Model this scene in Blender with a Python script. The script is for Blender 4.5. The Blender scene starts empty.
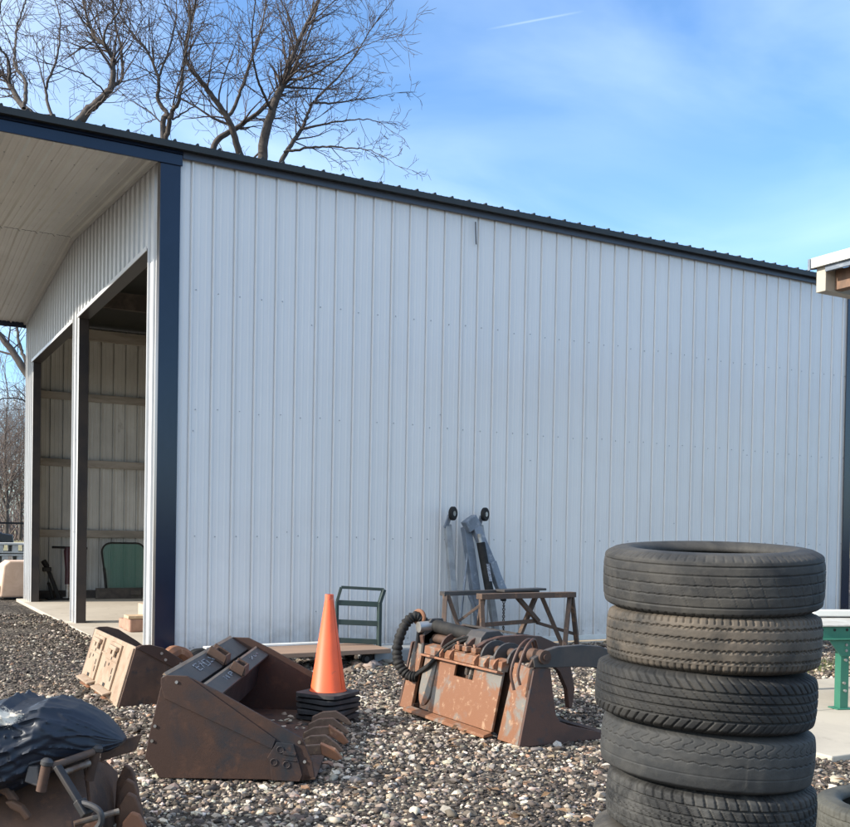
import bpy, bmesh, math, random
import numpy as np
from mathutils import Vector, Matrix
from math import sin, cos, pi, radians

random.seed(7)
rng = np.random.default_rng(11)
S = bpy.context.scene
COL = S.collection
V = Vector

# ------------------------------------------------------------------ camera
YAW, PITCH, ROLL = 0.50738, -0.01607, 0.01683
CAM = V((-2.5718, -10.1573, 1.34))
FOC, CX, CYP = 1006.73, 425.0, 549.14           # focal length and principal point in photo pixels
_fw = V((sin(YAW), cos(YAW), 0)); _rt = V((cos(YAW), -sin(YAW), 0)); _up = V((0, 0, 1))
FW = _fw * cos(PITCH) + _up * sin(PITCH)
_u2 = _up * cos(PITCH) - _fw * sin(PITCH)
RC = cos(ROLL) * _rt + sin(ROLL) * _u2
UC = cos(ROLL) * _u2 - sin(ROLL) * _rt
cd = bpy.data.cameras.new('camera'); cam = bpy.data.objects.new('camera', cd); COL.objects.link(cam)
m4 = Matrix.Identity(4)
for i in range(3):
    m4[i][0] = RC[i]; m4[i][1] = UC[i]; m4[i][2] = -FW[i]; m4[i][3] = CAM[i]
cam.matrix_world = m4
cd.sensor_fit = 'HORIZONTAL'; cd.sensor_width = 36.0
cd.lens = FOC / 850 * 36; cd.shift_y = (CYP - 413.5) / 850
cd.clip_start = 0.05; cd.clip_end = 5000
S.camera = cam

def at(u, v, d):                 # a place in the yard: photo direction (u, v), d metres along the view axis
    return CAM + (FW * FOC + RC * (u - CX) - UC * (v - CYP)) * (d / FOC)

# ------------------------------------------------------------------ materials
def _nt(name):
    m = bpy.data.materials.new(name); m.use_nodes = True
    nt = m.node_tree; b = nt.nodes['Principled BSDF']
    return m, nt, b

def _noise(nt, scale, detail=4, rough=.6, vec=None, dist=0.0):
    n = nt.nodes.new('ShaderNodeTexNoise'); n.inputs['Scale'].default_value = scale
    n.inputs['Detail'].default_value = detail; n.inputs['Roughness'].default_value = rough
    n.inputs['Distortion'].default_value = dist
    if vec is not None: nt.links.new(vec, n.inputs['Vector'])
    return n.outputs['Fac']

def _ramp(nt, fac, a, b, interp='LINEAR'):
    r = nt.nodes.new('ShaderNodeValToRGB'); r.color_ramp.interpolation = interp
    r.color_ramp.elements[0].position = a; r.color_ramp.elements[1].position = b
    nt.links.new(fac, r.inputs['Fac']); return r.outputs['Color']

def _mix(nt, fac, a, b):
    m = nt.nodes.new('ShaderNodeMix'); m.data_type = 'RGBA'
    if isinstance(fac, (int, float)): m.inputs[0].default_value = fac
    else: nt.links.new(fac, m.inputs[0])
    for i, c in ((6, a), (7, b)):
        if isinstance(c, tuple): m.inputs[i].default_value = (*c, 1)
        else: nt.links.new(c, m.inputs[i])
    return m.outputs[2]

def _bump(nt, b, h, strength=.3, dist=.01):
    n = nt.nodes.new('ShaderNodeBump'); n.inputs['Strength'].default_value = strength
    n.inputs['Distance'].default_value = dist
    nt.links.new(h, n.inputs['Height']); nt.links.new(n.outputs['Normal'], b.inputs['Normal'])
    return n

def _coord(nt, scale=(1, 1, 1)):
    t = nt.nodes.new('ShaderNodeTexCoord'); mp = nt.nodes.new('ShaderNodeMapping')
    mp.inputs['Scale'].default_value = scale
    nt.links.new(t.outputs['Object'], mp.inputs['Vector']); return mp.outputs['Vector']

def mat(name, c1, c2=None, c3=None, s1=4, t1=(.4, .6), s2=14, t2=(.55, .65), rough=.6, metal=0, bump=.2, bs=60, bd=.004,
        stretch=(1, 1, 1), spec=.5, rough2=None):
    """base colour c1 with patches of c2 (scale s1) and of c3 (scale s2)"""
    m, nt, b = _nt(name); vec = _coord(nt, stretch)
    col = c1
    if c2 is not None:
        f1 = _ramp(nt, _noise(nt, s1, 6, .62, vec, .4), *t1); col = _mix(nt, f1, c1, c2)
    if c3 is not None:
        f2 = _ramp(nt, _noise(nt, s2, 6, .7, vec), *t2); col = _mix(nt, f2, col, c3)
    if isinstance(col, tuple): b.inputs['Base Color'].default_value = (*col, 1)
    else: nt.links.new(col, b.inputs['Base Color'])
    if rough2 is not None:
        r = nt.nodes.new('ShaderNodeMapRange'); r.inputs['To Min'].default_value = rough; r.inputs['To Max'].default_value = rough2
        nt.links.new(_noise(nt, s1 * 2, 4, .6, vec), r.inputs['Value']); nt.links.new(r.outputs['Result'], b.inputs['Roughness'])
    else: b.inputs['Roughness'].default_value = rough
    b.inputs['Metallic'].default_value = metal
    b.inputs['Specular IOR Level'].default_value = spec
    if bump: _bump(nt, b, _noise(nt, bs, 4, .7, vec), bump, bd)
    return m

def wall_mat(name, c1, c2, rough=.27, stain=.0):
    m, nt, b = _nt(name); vec = _coord(nt)
    f = _ramp(nt, _noise(nt, .9, 5, .6, _coord(nt, (1, 1, .35))), .3, .75)
    col = _mix(nt, f, c1, c2)
    streak = _ramp(nt, _noise(nt, 9, 5, .7, _coord(nt, (1, 1, .05))), .55, .8)
    k = nt.nodes.new('ShaderNodeMath'); k.operation = 'MULTIPLY'; k.inputs[1].default_value = .10 + stain
    nt.links.new(streak, k.inputs[0])
    col = _mix(nt, k.outputs[0], col, (.30, .27, .23))
    # splashed dirt along the foot of the panels
    sx = nt.nodes.new('ShaderNodeSeparateXYZ'); nt.links.new(vec, sx.inputs[0])
    mr = nt.nodes.new('ShaderNodeMapRange'); mr.inputs['From Min'].default_value = .55; mr.inputs['From Max'].default_value = 0.0
    nt.links.new(sx.outputs['Z'], mr.inputs['Value'])
    k2 = nt.nodes.new('ShaderNodeMath'); k2.operation = 'MULTIPLY'
    nt.links.new(mr.outputs['Result'], k2.inputs[0]); nt.links.new(_ramp(nt, _noise(nt, 5, 6, .7, vec), .35, .8), k2.inputs[1])
    col = _mix(nt, k2.outputs[0], col, (.36, .31, .26))
    nt.links.new(col, b.inputs['Base Color'])
    b.inputs['Roughness'].default_value = rough
    _bump(nt, b, _noise(nt, 1.6, 3, .5, vec), .40, .03)
    return m

WALL = wall_mat('painted_steel_siding', (.725, .715, .70), (.67, .665, .655))
WALLF = wall_mat('painted_steel_front', (.66, .66, .65), (.60, .60, .59), .36)
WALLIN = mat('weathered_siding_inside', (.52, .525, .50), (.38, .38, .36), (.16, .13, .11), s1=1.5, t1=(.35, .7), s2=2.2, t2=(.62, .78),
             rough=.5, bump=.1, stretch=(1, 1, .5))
SOFF = mat('soffit_panel', (.60, .58, .54), (.53, .51, .47), s1=1.2, t1=(.3, .7), rough=.38, bump=.05)
NAVY = mat('navy_trim', (.008, .016, .036), (.010, .019, .042), s1=2, rough=.14, bump=.03)
DARKTRIM = mat('dark_trim', (.035, .032, .034), (.055, .045, .04), s1=2.5, rough=.28, bump=.05)
GRAYTRIM = mat('grey_eave_trim', (.055, .065, .09), rough=.35, bump=.03)
ROOFM = mat('dark_roof_steel', (.011, .013, .012), (.018, .019, .016), s1=3, rough=.5, bump=.05)
SCREW = mat('screw_head', (.36, .37, .39), rough=.4, metal=.6, bump=0)
WOOD = mat('grey_timber', (.34, .31, .27), (.22, .20, .17), s1=6, rough=.8, stretch=(.2, 1, 1), bump=.2)
BEAMD = mat('dark_timber', (.06, .05, .045), (.10, .085, .07), s1=5, rough=.8)
CONC = mat('concrete', (.52, .455, .37), (.43, .37, .295), (.27, .215, .16), s1=1.1, t1=(.35, .7), s2=3.5, t2=(.58, .72), rough=.85, bump=.25, bs=40)
CONC2 = mat('pale_concrete', (.46, .41, .33), (.39, .345, .28), (.28, .245, .20), s1=1.3, s2=4, t2=(.6, .75), rough=.85, bump=.25, bs=50)
GREYC = mat('grey_concrete', (.27, .28, .28), (.22, .22, .215), s1=3, rough=.9, bump=.3)
RUSTD = mat('dark_rusty_steel', (.046, .021, .013), (.012, .014, .019), (.08, .035, .019), s1=2.6, t1=(.52, .66), s2=8, t2=(.54, .72), rough=.62, rough2=.8, bump=.25, bs=90)
RUSTT = mat('worn_tan_paint', (.345, .25, .17), (.27, .17, .105), (.13, .07, .045), s1=6, t1=(.45, .68), s2=18, t2=(.60, .70), rough=.6, bump=.2, bs=80)
RUSTB = mat('brown_rust', (.060, .033, .022), (.10, .052, .032), (.034, .027, .025), s1=5, s2=10, rough=.72, bump=.3, bs=90)
RUSTF = mat('sunburnt_rust', (.125, .062, .034), (.075, .042, .028), (.19, .09, .045), s1=6, s2=13, t2=(.56, .72), rough=.7, bump=.35, bs=70)
TOOTHM = mat('worn_tooth_steel', (.17, .105, .07), (.11, .065, .042), (.24, .15, .09), s1=9, s2=18, rough=.6, bump=.25, bs=80)
RUSTO = mat('orange_rust', (.24, .10, .045), (.20, .09, .05), (.38, .2, .11), s1=8, s2=14, rough=.7, bump=.3, bs=80)
GRAPL = mat('worn_grey_paint_over_rust', (.20, .085, .040), (.165, .15, .13), (.33, .20, .12), s1=3.8, t1=(.50, .58), s2=19, t2=(.57, .66), rough=.6, bump=.3, bs=70)
GRAPS = mat('brown_side_plate', (.062, .034, .026), (.095, .045, .030), (.045, .038, .038), s1=4, s2=9, t2=(.55, .7), rough=.6, bump=.25, bs=80)
DARKST = mat('dark_grey_steel', (.038, .037, .038), (.06, .05, .045), s1=6, rough=.5, bump=.15)
BLACKR = mat('black_rubber', (.013, .013, .0135), (.026, .024, .022), s1=8, rough=.7, bump=.2, spec=.25)
BLACKP = mat('black_lever_paint', (.010, .011, .013), (.03, .022, .018), s1=9, rough=.62, bump=.12, bs=30)
WORNS = mat('worn_dull_steel', (.20, .17, .14), (.12, .07, .045), s1=12, s2=20, rough=.5, metal=.4, bump=.2)
SILV = mat('bare_steel', (.45, .44, .42), (.30, .26, .22), s1=9, rough=.4, metal=.7, bump=.1)
ORANGE = mat('orange_cone_plastic', (.86, .125, .035), (.74, .11, .035), (.42, .10, .05), s1=7, t1=(.45, .75), s2=24, t2=(.60, .78), rough=.5, bump=.06)
ORTIP = mat('scuffed_cone_tip', (.90, .19, .08), (.6, .1, .05), s1=30, rough=.5, bump=.05)
ORANGED = mat('cone_seam', (.5, .085, .03), rough=.6, bump=0)
CBASE = mat('cone_base_rubber', (.030, .030, .033), (.055, .05, .05), s1=9, rough=.75, bump=.2)
GREENC = mat('dark_green_paint', (.016, .034, .032), (.025, .04, .036), (.09, .05, .035), s1=7, s2=15, t2=(.66, .76), rough=.5, bump=.1)
GREENB = mat('bright_green_paint', (.026, .135, .088), (.034, .155, .10), (.08, .11, .08), s1=4, s2=22, t2=(.66, .78), rough=.45, bump=.08)
HOIST = mat('grey_blue_hoist_paint', (.17, .20, .245), (.12, .145, .18), (.28, .30, .33), s1=5, s2=14, rough=.45, bump=.08)
HLEG = mat('pale_hoist_leg', (.30, .31, .315), (.22, .225, .23), s1=7, rough=.45, bump=.06)
TREST = mat('rusty_trestle', (.11, .067, .045), (.07, .05, .04), (.17, .095, .055), s1=6, s2=12, rough=.75, bump=.25)
DECK = mat('weathered_deck_board', (.32, .20, .13), (.24, .16, .11), s1=6, rough=.8, stretch=(.3, 2, 1), bump=.3)
WHITE = mat('white_paint', (.74, .74, .70), (.64, .63, .58), s1=3, rough=.5, bump=.05)
CREAM = mat('cream_trim', (.46, .42, .345), (.40, .36, .29), s1=3, rough=.5, bump=.05)
BROWNW = mat('brown_soffit_board', (.22, .13, .085), (.16, .10, .07), s1=8, rough=.8, stretch=(.2, 2, 1))
BARK = mat('bark', (.055, .043, .036), (.085, .07, .06), s1=6, rough=.9, bump=.4, bs=25, bd=.02)
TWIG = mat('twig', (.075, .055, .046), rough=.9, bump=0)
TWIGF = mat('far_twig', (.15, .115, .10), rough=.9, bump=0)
TANB = mat('tan_block', (.60, .43, .32), (.52, .36, .26), s1=4, rough=.8, bump=.2)
PALE = mat('pale_boards', (.50, .49, .45), (.38, .36, .32), s1=5, rough=.8, bump=.2)
PAINTM = mat('white_marker', (.38, .40, .43), (.10, .10, .12), s1=70, rough=.6, bump=0)
MAROON = mat('maroon_steel', (.065, .014, .018), (.04, .012, .014), s1=6, rough=.5, bump=.1)
CARM = mat('dark_car_paint', (.03, .032, .036), rough=.25, bump=0)
BLOCKR = mat('reddish_block', (.40, .24, .17), (.30, .17, .12), s1=7, rough=.85, bump=.3)
PALEW = mat('sawn_timber', (.62, .46, .30), (.50, .35, .22), s1=9, rough=.8, bump=.2)

def glass_mat():
    m, nt, b = _nt('teal_tinted_glass')
    b.inputs['Base Color'].default_value = (.05, .20, .16, 1); b.inputs['Roughness'].default_value = .08
    b.inputs['Alpha'].default_value = .42
    return m
GLASS = glass_mat()

# ------------------------------------------------------------------ builders
def wloc(o):
    p = V((0, 0, 0))
    while o is not None: p = p + o.location; o = o.parent
    return p

class MB:
    def __init__(s): s.v = []; s.f = []; s.mi = []; s.cur = 0
    def add(s, vs, fs):
        n = len(s.v); s.v.extend([tuple(v) for v in vs]); s.f.extend([tuple(i + n for i in f) for f in fs]); s.mi.extend([s.cur] * len(fs))
        return s
    def box(s, c, sz, ax=None):
        c = V(c); X, Y, Z = ax if ax else (V((1, 0, 0)), V((0, 1, 0)), V((0, 0, 1)))
        X, Y, Z = V(X) * sz[0] / 2, V(Y) * sz[1] / 2, V(Z) * sz[2] / 2
        vs = [c + X * a + Y * b + Z * d for d in (-1, 1) for b in (-1, 1) for a in (-1, 1)]
        return s.add(vs, [(0, 2, 3, 1), (4, 5, 7, 6), (0, 1, 5, 4), (2, 6, 7, 3), (0, 4, 6, 2), (1, 3, 7, 5)])
    def bx(s, lo, hi):
        return s.box([(a + b) / 2 for a, b in zip(lo, hi)], [abs(b - a) for a, b in zip(lo, hi)])
    def bar(s, p0, p1, w, h, up=(0, 0, 1)):
        p0, p1 = V(p0), V(p1); d = (p1 - p0); L = d.length; d.normalize()
        side = d.cross(V(up))
        if side.length < 1e-4: side = d.cross(V((1, 0, 0)))
        side.normalize(); u = side.cross(d)
        return s.box((p0 + p1) / 2, (L, w, h), (d, side, u))
    def prism(s, poly, vec):
        poly = [V(p) for p in poly]; vec = V(vec); n = len(poly)
        fs = [tuple(range(n)), tuple(range(2 * n - 1, n - 1, -1))]
        fs += [(i, i + n, (i + 1) % n + n, (i + 1) % n) for i in range(n)]
        return s.add(poly + [p + vec for p in poly], fs)
    def tube(s, pts, r, n=8, cap=True):
        pts = [V(p) for p in pts]; rs = r if isinstance(r, (list, tuple)) else [r] * len(pts)
        vs = []; ref = None
        for i, p in enumerate(pts):
            d = (pts[min(i + 1, len(pts) - 1)] - pts[max(i - 1, 0)])
            if d.length < 1e-9: d = V((0, 0, 1))
            d.normalize()
            if ref is None: ref = d.orthogonal().normalized()
            ref = (ref - d * ref.dot(d))
            if ref.length < 1e-5: ref = d.orthogonal()
            ref.normalize(); b = d.cross(ref)
            vs += [p + (ref * cos(2 * pi * k / n) + b * sin(2 * pi * k / n)) * rs[i] for k in range(n)]
        fs = [(i * n + k, i * n + (k + 1) % n, (i + 1) * n + (k + 1) % n, (i + 1) * n + k) for i in range(len(pts) - 1) for k in range(n)]
        if cap: fs += [tuple(range(n - 1, -1, -1)), tuple(range((len(pts) - 1) * n, len(pts) * n))]
        return s.add(vs, fs)
    def cyl(s, p0, p1, r, n=16): return s.tube([p0, p1], r, n)
    def lathe(s, prof, c, axis=(0, 0, 1), n=32, closed=False):
        c = V(c); a = V(axis).normalized(); x = a.orthogonal().normalized(); y = a.cross(x); k = len(prof)
        vs = [c + a * h + (x * cos(2 * pi * i / n) + y * sin(2 * pi * i / n)) * r for i in range(n) for r, h in prof]
        fs = []
        for i in range(n):
            j = (i + 1) % n
            for q in range(k if closed else k - 1):
                q2 = (q + 1) % k
                fs.append((i * k + q, j * k + q, j * k + q2, i * k + q2))
        return s.add(vs, fs)
    def torus(s, c, axis, R, r, n=28, m=10):
        return s.lathe([(R + r * cos(2 * pi * i / m), r * sin(2 * pi * i / m)) for i in range(m)], c, axis, n, True)
    def build(s, name, mats, parent=None, bevel=0, smooth=False, seg=2, angle=35):
        off = wloc(parent) if parent is not None else V((0, 0, 0))
        me = bpy.data.meshes.new(name)
        me.from_pydata([(v[0] - off.x, v[1] - off.y, v[2] - off.z) for v in s.v], [], s.f)
        for mm in (mats if isinstance(mats, (list, tuple)) else [mats]): me.materials.append(mm)
        if any(s.mi): me.polygons.foreach_set('material_index', s.mi)
        bm = bmesh.new(); bm.from_mesh(me); bmesh.ops.recalc_face_normals(bm, faces=bm.faces); bm.to_mesh(me); bm.free()
        o = bpy.data.objects.new(name, me); COL.objects.link(o)
        if parent is not None: o.parent = parent
        if smooth: me.shade_smooth(); me.set_sharp_from_angle(angle=radians(angle))
        if bevel:
            b = o.modifiers.new('bevel', 'BEVEL'); b.width = bevel; b.segments = seg; b.limit_method = 'ANGLE'; b.angle_limit = radians(40)
        return o

def tag(o, label=None, cat=None, group=None, kind=None):
    if label: o['label'] = label
    if cat: o['category'] = cat
    if group: o['group'] = group
    if kind: o['kind'] = kind
    return o
def thing(name, label, cat, loc=(0, 0, 0), group=None):
    o = bpy.data.objects.new(name, None); COL.objects.link(o); o.location = loc; o.empty_display_size = .1
    return tag(o, label, cat, group)
def struct(o): o['kind'] = 'structure'; return o

def spline(pts, n=24):
    pts = [V(p) for p in pts]; P = [pts[0] * 2 - pts[1]] + pts + [pts[-1] * 2 - pts[-2]]; out = []
    k = len(pts) - 1
    for i in range(n + 1):
        t = i / n * k; j = min(int(t), k - 1); t -= j
        a, b, c, d = P[j:j + 4]
        out.append(.5 * ((2 * b) + (c - a) * t + (2 * a - 5 * b + 4 * c - d) * t * t + (3 * b - 3 * c + d - a) * t ** 3))
    return out

# ------------------------------------------------------------------ value noise for geometry
def vnoise(x, y, seed=0):
    x = np.asarray(x, float); y = np.asarray(y, float)
    xi = np.floor(x).astype(np.int64); yi = np.floor(y).astype(np.int64); fx = x - xi; fy = y - yi
    fx = fx * fx * (3 - 2 * fx); fy = fy * fy * (3 - 2 * fy)
    def h(a, b):
        n = (a * 374761393 + b * 668265263 + seed * 974711) & 0x7fffffff
        n = ((n ^ (n >> 13)) * 1274126177) & 0x7fffffff
        return (n & 0xffff) / 65535.0
    return (h(xi, yi) * (1 - fx) + h(xi + 1, yi) * fx) * (1 - fy) + (h(xi, yi + 1) * (1 - fx) + h(xi + 1, yi + 1) * fx) * fy

def gh(x, y):                    # lie of the gravel: never above 0 next to the slab
    x = np.asarray(x, float); y = np.asarray(y, float)
    h = (vnoise(x * 1.1, y * 1.1, 1) - .5) * .05 + (vnoise(x * 3.1, y * 3.1, 2) - .5) * .025
    return h - .012

# ------------------------------------------------------------------ world and sun
SUN_AZ = math.atan2(-.982, .19)          # from +Y towards +X
SUN_EL = radians(28)
w = bpy.data.worlds.new('World'); S.world = w; w.use_nodes = True
nt = w.node_tree; nt.nodes.clear()
out = nt.nodes.new('ShaderNodeOutputWorld'); bg = nt.nodes.new('ShaderNodeBackground')
sky = nt.nodes.new('ShaderNodeTexSky'); sky.sky_type = 'NISHITA'; sky.sun_disc = False
sky.sun_elevation = SUN_EL; sky.sun_rotation = SUN_AZ; sky.air_density = 1.0; sky.dust_density = 1.35; sky.ozone_density = 3.0
tc = nt.nodes.new('ShaderNodeTexCoord')
# thin cirrus high above: noise on the plane of the cloud layer
sep = nt.nodes.new('ShaderNodeSeparateXYZ'); nt.links.new(tc.outputs['Generated'], sep.inputs[0])
zc = nt.nodes.new('ShaderNodeMath'); zc.operation = 'MAXIMUM'; zc.inputs[1].default_value = .04; nt.links.new(sep.outputs['Z'], zc.inputs[0])
za = nt.nodes.new('ShaderNodeMath'); za.operation = 'ADD'; za.inputs[1].default_value = .12; nt.links.new(zc.outputs[0], za.inputs[0])
dv = nt.nodes.new('ShaderNodeVectorMath'); dv.operation = 'DIVIDE'
cmb = nt.nodes.new('ShaderNodeCombineXYZ')
for k in ('X', 'Y', 'Z'): nt.links.new(za.outputs[0], cmb.inputs[k])
nt.links.new(tc.outputs['Generated'], dv.inputs[0]); nt.links.new(cmb.outputs[0], dv.inputs[1])
mp = nt.nodes.new('ShaderNodeMapping'); mp.inputs['Scale'].default_value = (1.0, 1.5, 0); mp.inputs['Rotation'].default_value = (0, 0, radians(-38))
mp.inputs['Location'].default_value = (1.3, .4, 0)
nt.links.new(dv.outputs[0], mp.inputs['Vector'])
n1 = _noise(nt, 1.3, 6, .5, mp.outputs['Vector'], .5)
n2 = _noise(nt, .5, 3, .5, mp.outputs['Vector'])
c1 = _ramp(nt, n1, .36, .82); c2 = _ramp(nt, n2, .30, .70)
mu = nt.nodes.new('ShaderNodeMath'); mu.operation = 'MULTIPLY'; nt.links.new(c1, mu.inputs[0]); nt.links.new(c2, mu.inputs[1])
mu2 = nt.nodes.new('ShaderNodeMath'); mu2.operation = 'MULTIPLY'; mu2.inputs[1].default_value = .55; nt.links.new(mu.outputs[0], mu2.inputs[0])
tint = nt.nodes.new('ShaderNodeMix'); tint.data_type = 'RGBA'; tint.blend_type = 'MULTIPLY'; tint.inputs[0].default_value = 1
nt.links.new(sky.outputs['Color'], tint.inputs[6]); tint.inputs[7].default_value = (.87, 1.07, 1.22, 1)
mxc = _mix(nt, mu2.outputs[0], tint.outputs[2], (7.6, 8.6, 9.6))
# the sky pales towards the sun
aur = nt.nodes.new('ShaderNodeVectorMath'); aur.operation = 'DOT_PRODUCT'; nt.links.new(tc.outputs['Generated'], aur.inputs[0])
aur.inputs[1].default_value = (sin(SUN_AZ) * cos(SUN_EL), cos(SUN_AZ) * cos(SUN_EL), sin(SUN_EL))
aurm = nt.nodes.new('ShaderNodeMapRange'); aurm.inputs['From Min'].default_value = .12; aurm.inputs['From Max'].default_value = .62; aurm.inputs['To Max'].default_value = .75
nt.links.new(aur.outputs['Value'], aurm.inputs['Value'])
mxc = _mix(nt, aurm.outputs['Result'], mxc, (7.0, 7.5, 8.0))
ca_ = (FW * FOC + RC * (490 - CX) - UC * (29 - CYP)).normalized(); cb_ = (FW * FOC + RC * (580 - CX) - UC * (12 - CYP)).normalized()
cn_ = ca_.cross(cb_).normalized(); cm_ = (ca_ + cb_).normalized(); half_ = ca_.angle(cb_) / 2
def vdot(v_):
    q_ = nt.nodes.new('ShaderNodeVectorMath'); q_.operation = 'DOT_PRODUCT'; nt.links.new(tc.outputs['Generated'], q_.inputs[0]); q_.inputs[1].default_value = v_; return q_.outputs['Value']
ab_ = nt.nodes.new('ShaderNodeMath'); ab_.operation = 'ABSOLUTE'; nt.links.new(vdot(cn_), ab_.inputs[0])
r1_ = nt.nodes.new('ShaderNodeMapRange'); r1_.inputs['From Min'].default_value = .0012; r1_.inputs['From Max'].default_value = .0001; nt.links.new(ab_.outputs[0], r1_.inputs['Value'])
r2_ = nt.nodes.new('ShaderNodeMapRange'); r2_.inputs['From Min'].default_value = cos(half_ * 1.1); r2_.inputs['From Max'].default_value = cos(half_ * .1); nt.links.new(vdot(cm_), r2_.inputs['Value'])
r3_ = nt.nodes.new('ShaderNodeMath'); r3_.operation = 'MULTIPLY'; nt.links.new(r1_.outputs[0], r3_.inputs[0]); nt.links.new(r2_.outputs[0], r3_.inputs[1])
r4_ = nt.nodes.new('ShaderNodeMath'); r4_.operation = 'MULTIPLY'; r4_.inputs[1].default_value = .11; nt.links.new(r3_.outputs[0], r4_.inputs[0])
mxc = _mix(nt, r4_.outputs[0], mxc, (8.0, 8.8, 9.4))
nt.links.new(mxc, bg.inputs['Color']); bg.inputs['Strength'].default_value = .14
nt.links.new(bg.outputs[0], out.inputs['Surface'])

sd = bpy.data.lights.new('sun', 'SUN'); sd.energy = 3.6; sd.angle = radians(.55); sd.color = (1, .93, .82)
so = bpy.data.objects.new('sun', sd); COL.objects.link(so)
tosun = V((sin(SUN_AZ) * cos(SUN_EL), cos(SUN_AZ) * cos(SUN_EL), sin(SUN_EL)))
so.rotation_euler = (-tosun).to_track_quat('-Z', 'Y').to_euler(); so.location = tosun * 60
S.view_settings.view_transform = 'Standard'; S.view_settings.look = 'None'; S.view_settings.gamma = 1
S.view_settings.exposure = 0.92; S.view_settings.use_curve_mapping = False

# ------------------------------------------------------------------ ground
def ground_material():
    m, nt, b = _nt('dirt_and_fine_gravel'); t = nt.nodes.new('ShaderNodeTexCoord'); vec = t.outputs['Object']
    base = _mix(nt, _ramp(nt, _noise(nt, 3.0, 6, .65, vec), .35, .7), (.026, .020, .016), (.060, .047, .037))
    vo = nt.nodes.new('ShaderNodeTexVoronoi'); vo.inputs['Scale'].default_value = 34; nt.links.new(vec, vo.inputs['Vector'])
    sv = nt.nodes.new('ShaderNodeSeparateColor'); nt.links.new(vo.outputs['Color'], sv.inputs[0])
    peb = _ramp(nt, sv.outputs[0], .35, .95)
    pc = _mix(nt, peb, (.032, .026, .021), (.24, .20, .16))
    col = _mix(nt, _ramp(nt, _noise(nt, 1.4, 5, .6, vec), .3, .6), base, pc)
    nt.links.new(col, b.inputs['Base Color']); b.inputs['Roughness'].default_value = .92
    b.inputs['Specular IOR Level'].default_value = .2
    bn = _bump(nt, b, vo.outputs['Distance'], .9, .02); bn.invert = True
    return m
GROUND = ground_material()
xs = np.concatenate([[-900, -300, -100, -40, -16], np.arange(-8, 12.01, .16), [16, 30, 80, 300, 900]])
ys = np.concatenate([[-900, -200, -60, -24], np.arange(-12.4, 3.01, .16), [5, 9, 14, 25, 60, 150, 400, 1500]])
gx, gy = np.meshgrid(xs, ys); gz = gh(gx, gy)
gz = np.where((gx > -.4) & (gy > -.2), -.05, gz)      # under the shed floor
gz = np.where((gx > 2.75) & (gx < 7.15) & (gy > -5.9) & (gy < -3.75), -.09, gz)
gz = np.where((np.abs(gx - 2) > 30) | (gy > 14) | (gy < -24), -.06, gz)
nx, ny = len(xs), len(ys)
g = MB(); g.v = list(zip(gx.ravel().tolist(), gy.ravel().tolist(), gz.ravel().tolist()))
g.f = [(j * nx + i, j * nx + i + 1, (j + 1) * nx + i + 1, (j + 1) * nx + i) for j in range(ny - 1) for i in range(nx - 1)]
g.mi = [0] * len(g.f)
go = struct(g.build('ground', GROUND, smooth=True))
fm = mat('dry_winter_grass', (.30, .245, .13), (.21, .19, .085), (.13, .12, .06), s1=.12, s2=.6, rough=.95, bump=.4, bs=8, bd=.05)
f = MB(); f.add([(-700, 40, -.02), (700, 40, -.02), (700, 1400, -.02), (-700, 1400, -.02)], [(0, 1, 2, 3)])
struct(f.build('field', fm))

# ------------------------------------------------------------------ loose stones (nobody could count them)
ICO = bmesh.new(); bmesh.ops.create_icosphere(ICO, subdivisions=1, radius=1)
IV0 = np.array([v.co[:] for v in ICO.verts]); IF0 = np.array([[v.index for v in fc.verts] for fc in ICO.faces]); ICO.free()
ICO = bmesh.new(); bmesh.ops.create_icosphere(ICO, subdivisions=2, radius=1)
IV1 = np.array([v.co[:] for v in ICO.verts]); IF1 = np.array([[v.index for v in fc.verts] for fc in ICO.faces]); ICO.free()

def stone_mat():
    m, nt, b = _nt('gravel_stone')
    a = nt.nodes.new('ShaderNodeAttribute'); a.attribute_name = 'tone'
    vec = _coord(nt)
    f = _ramp(nt, _noise(nt, 60, 4, .6, vec), .35, .75)
    k = nt.nodes.new('ShaderNodeMath'); k.operation = 'MULTIPLY'; k.inputs[1].default_value = .4; nt.links.new(f, k.inputs[0])
    col = _mix(nt, k.outputs[0], a.outputs['Color'], (.10, .08, .065))
    nt.links.new(col, b.inputs['Base Color']); b.inputs['Roughness'].default_value = .8; b.inputs['Specular IOR Level'].default_value = .35
    _bump(nt, b, _noise(nt, 180, 3, .6, vec), .3, .003)
    return m
STONE = stone_mat()
PAL = np.array([(.66, .58, .47), (.55, .46, .35), (.41, .33, .25), (.27, .235, .20), (.30, .21, .145), (.155, .125, .10), (.085, .067, .054), (.04, .032, .026), (.35, .21, .13)])

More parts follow.
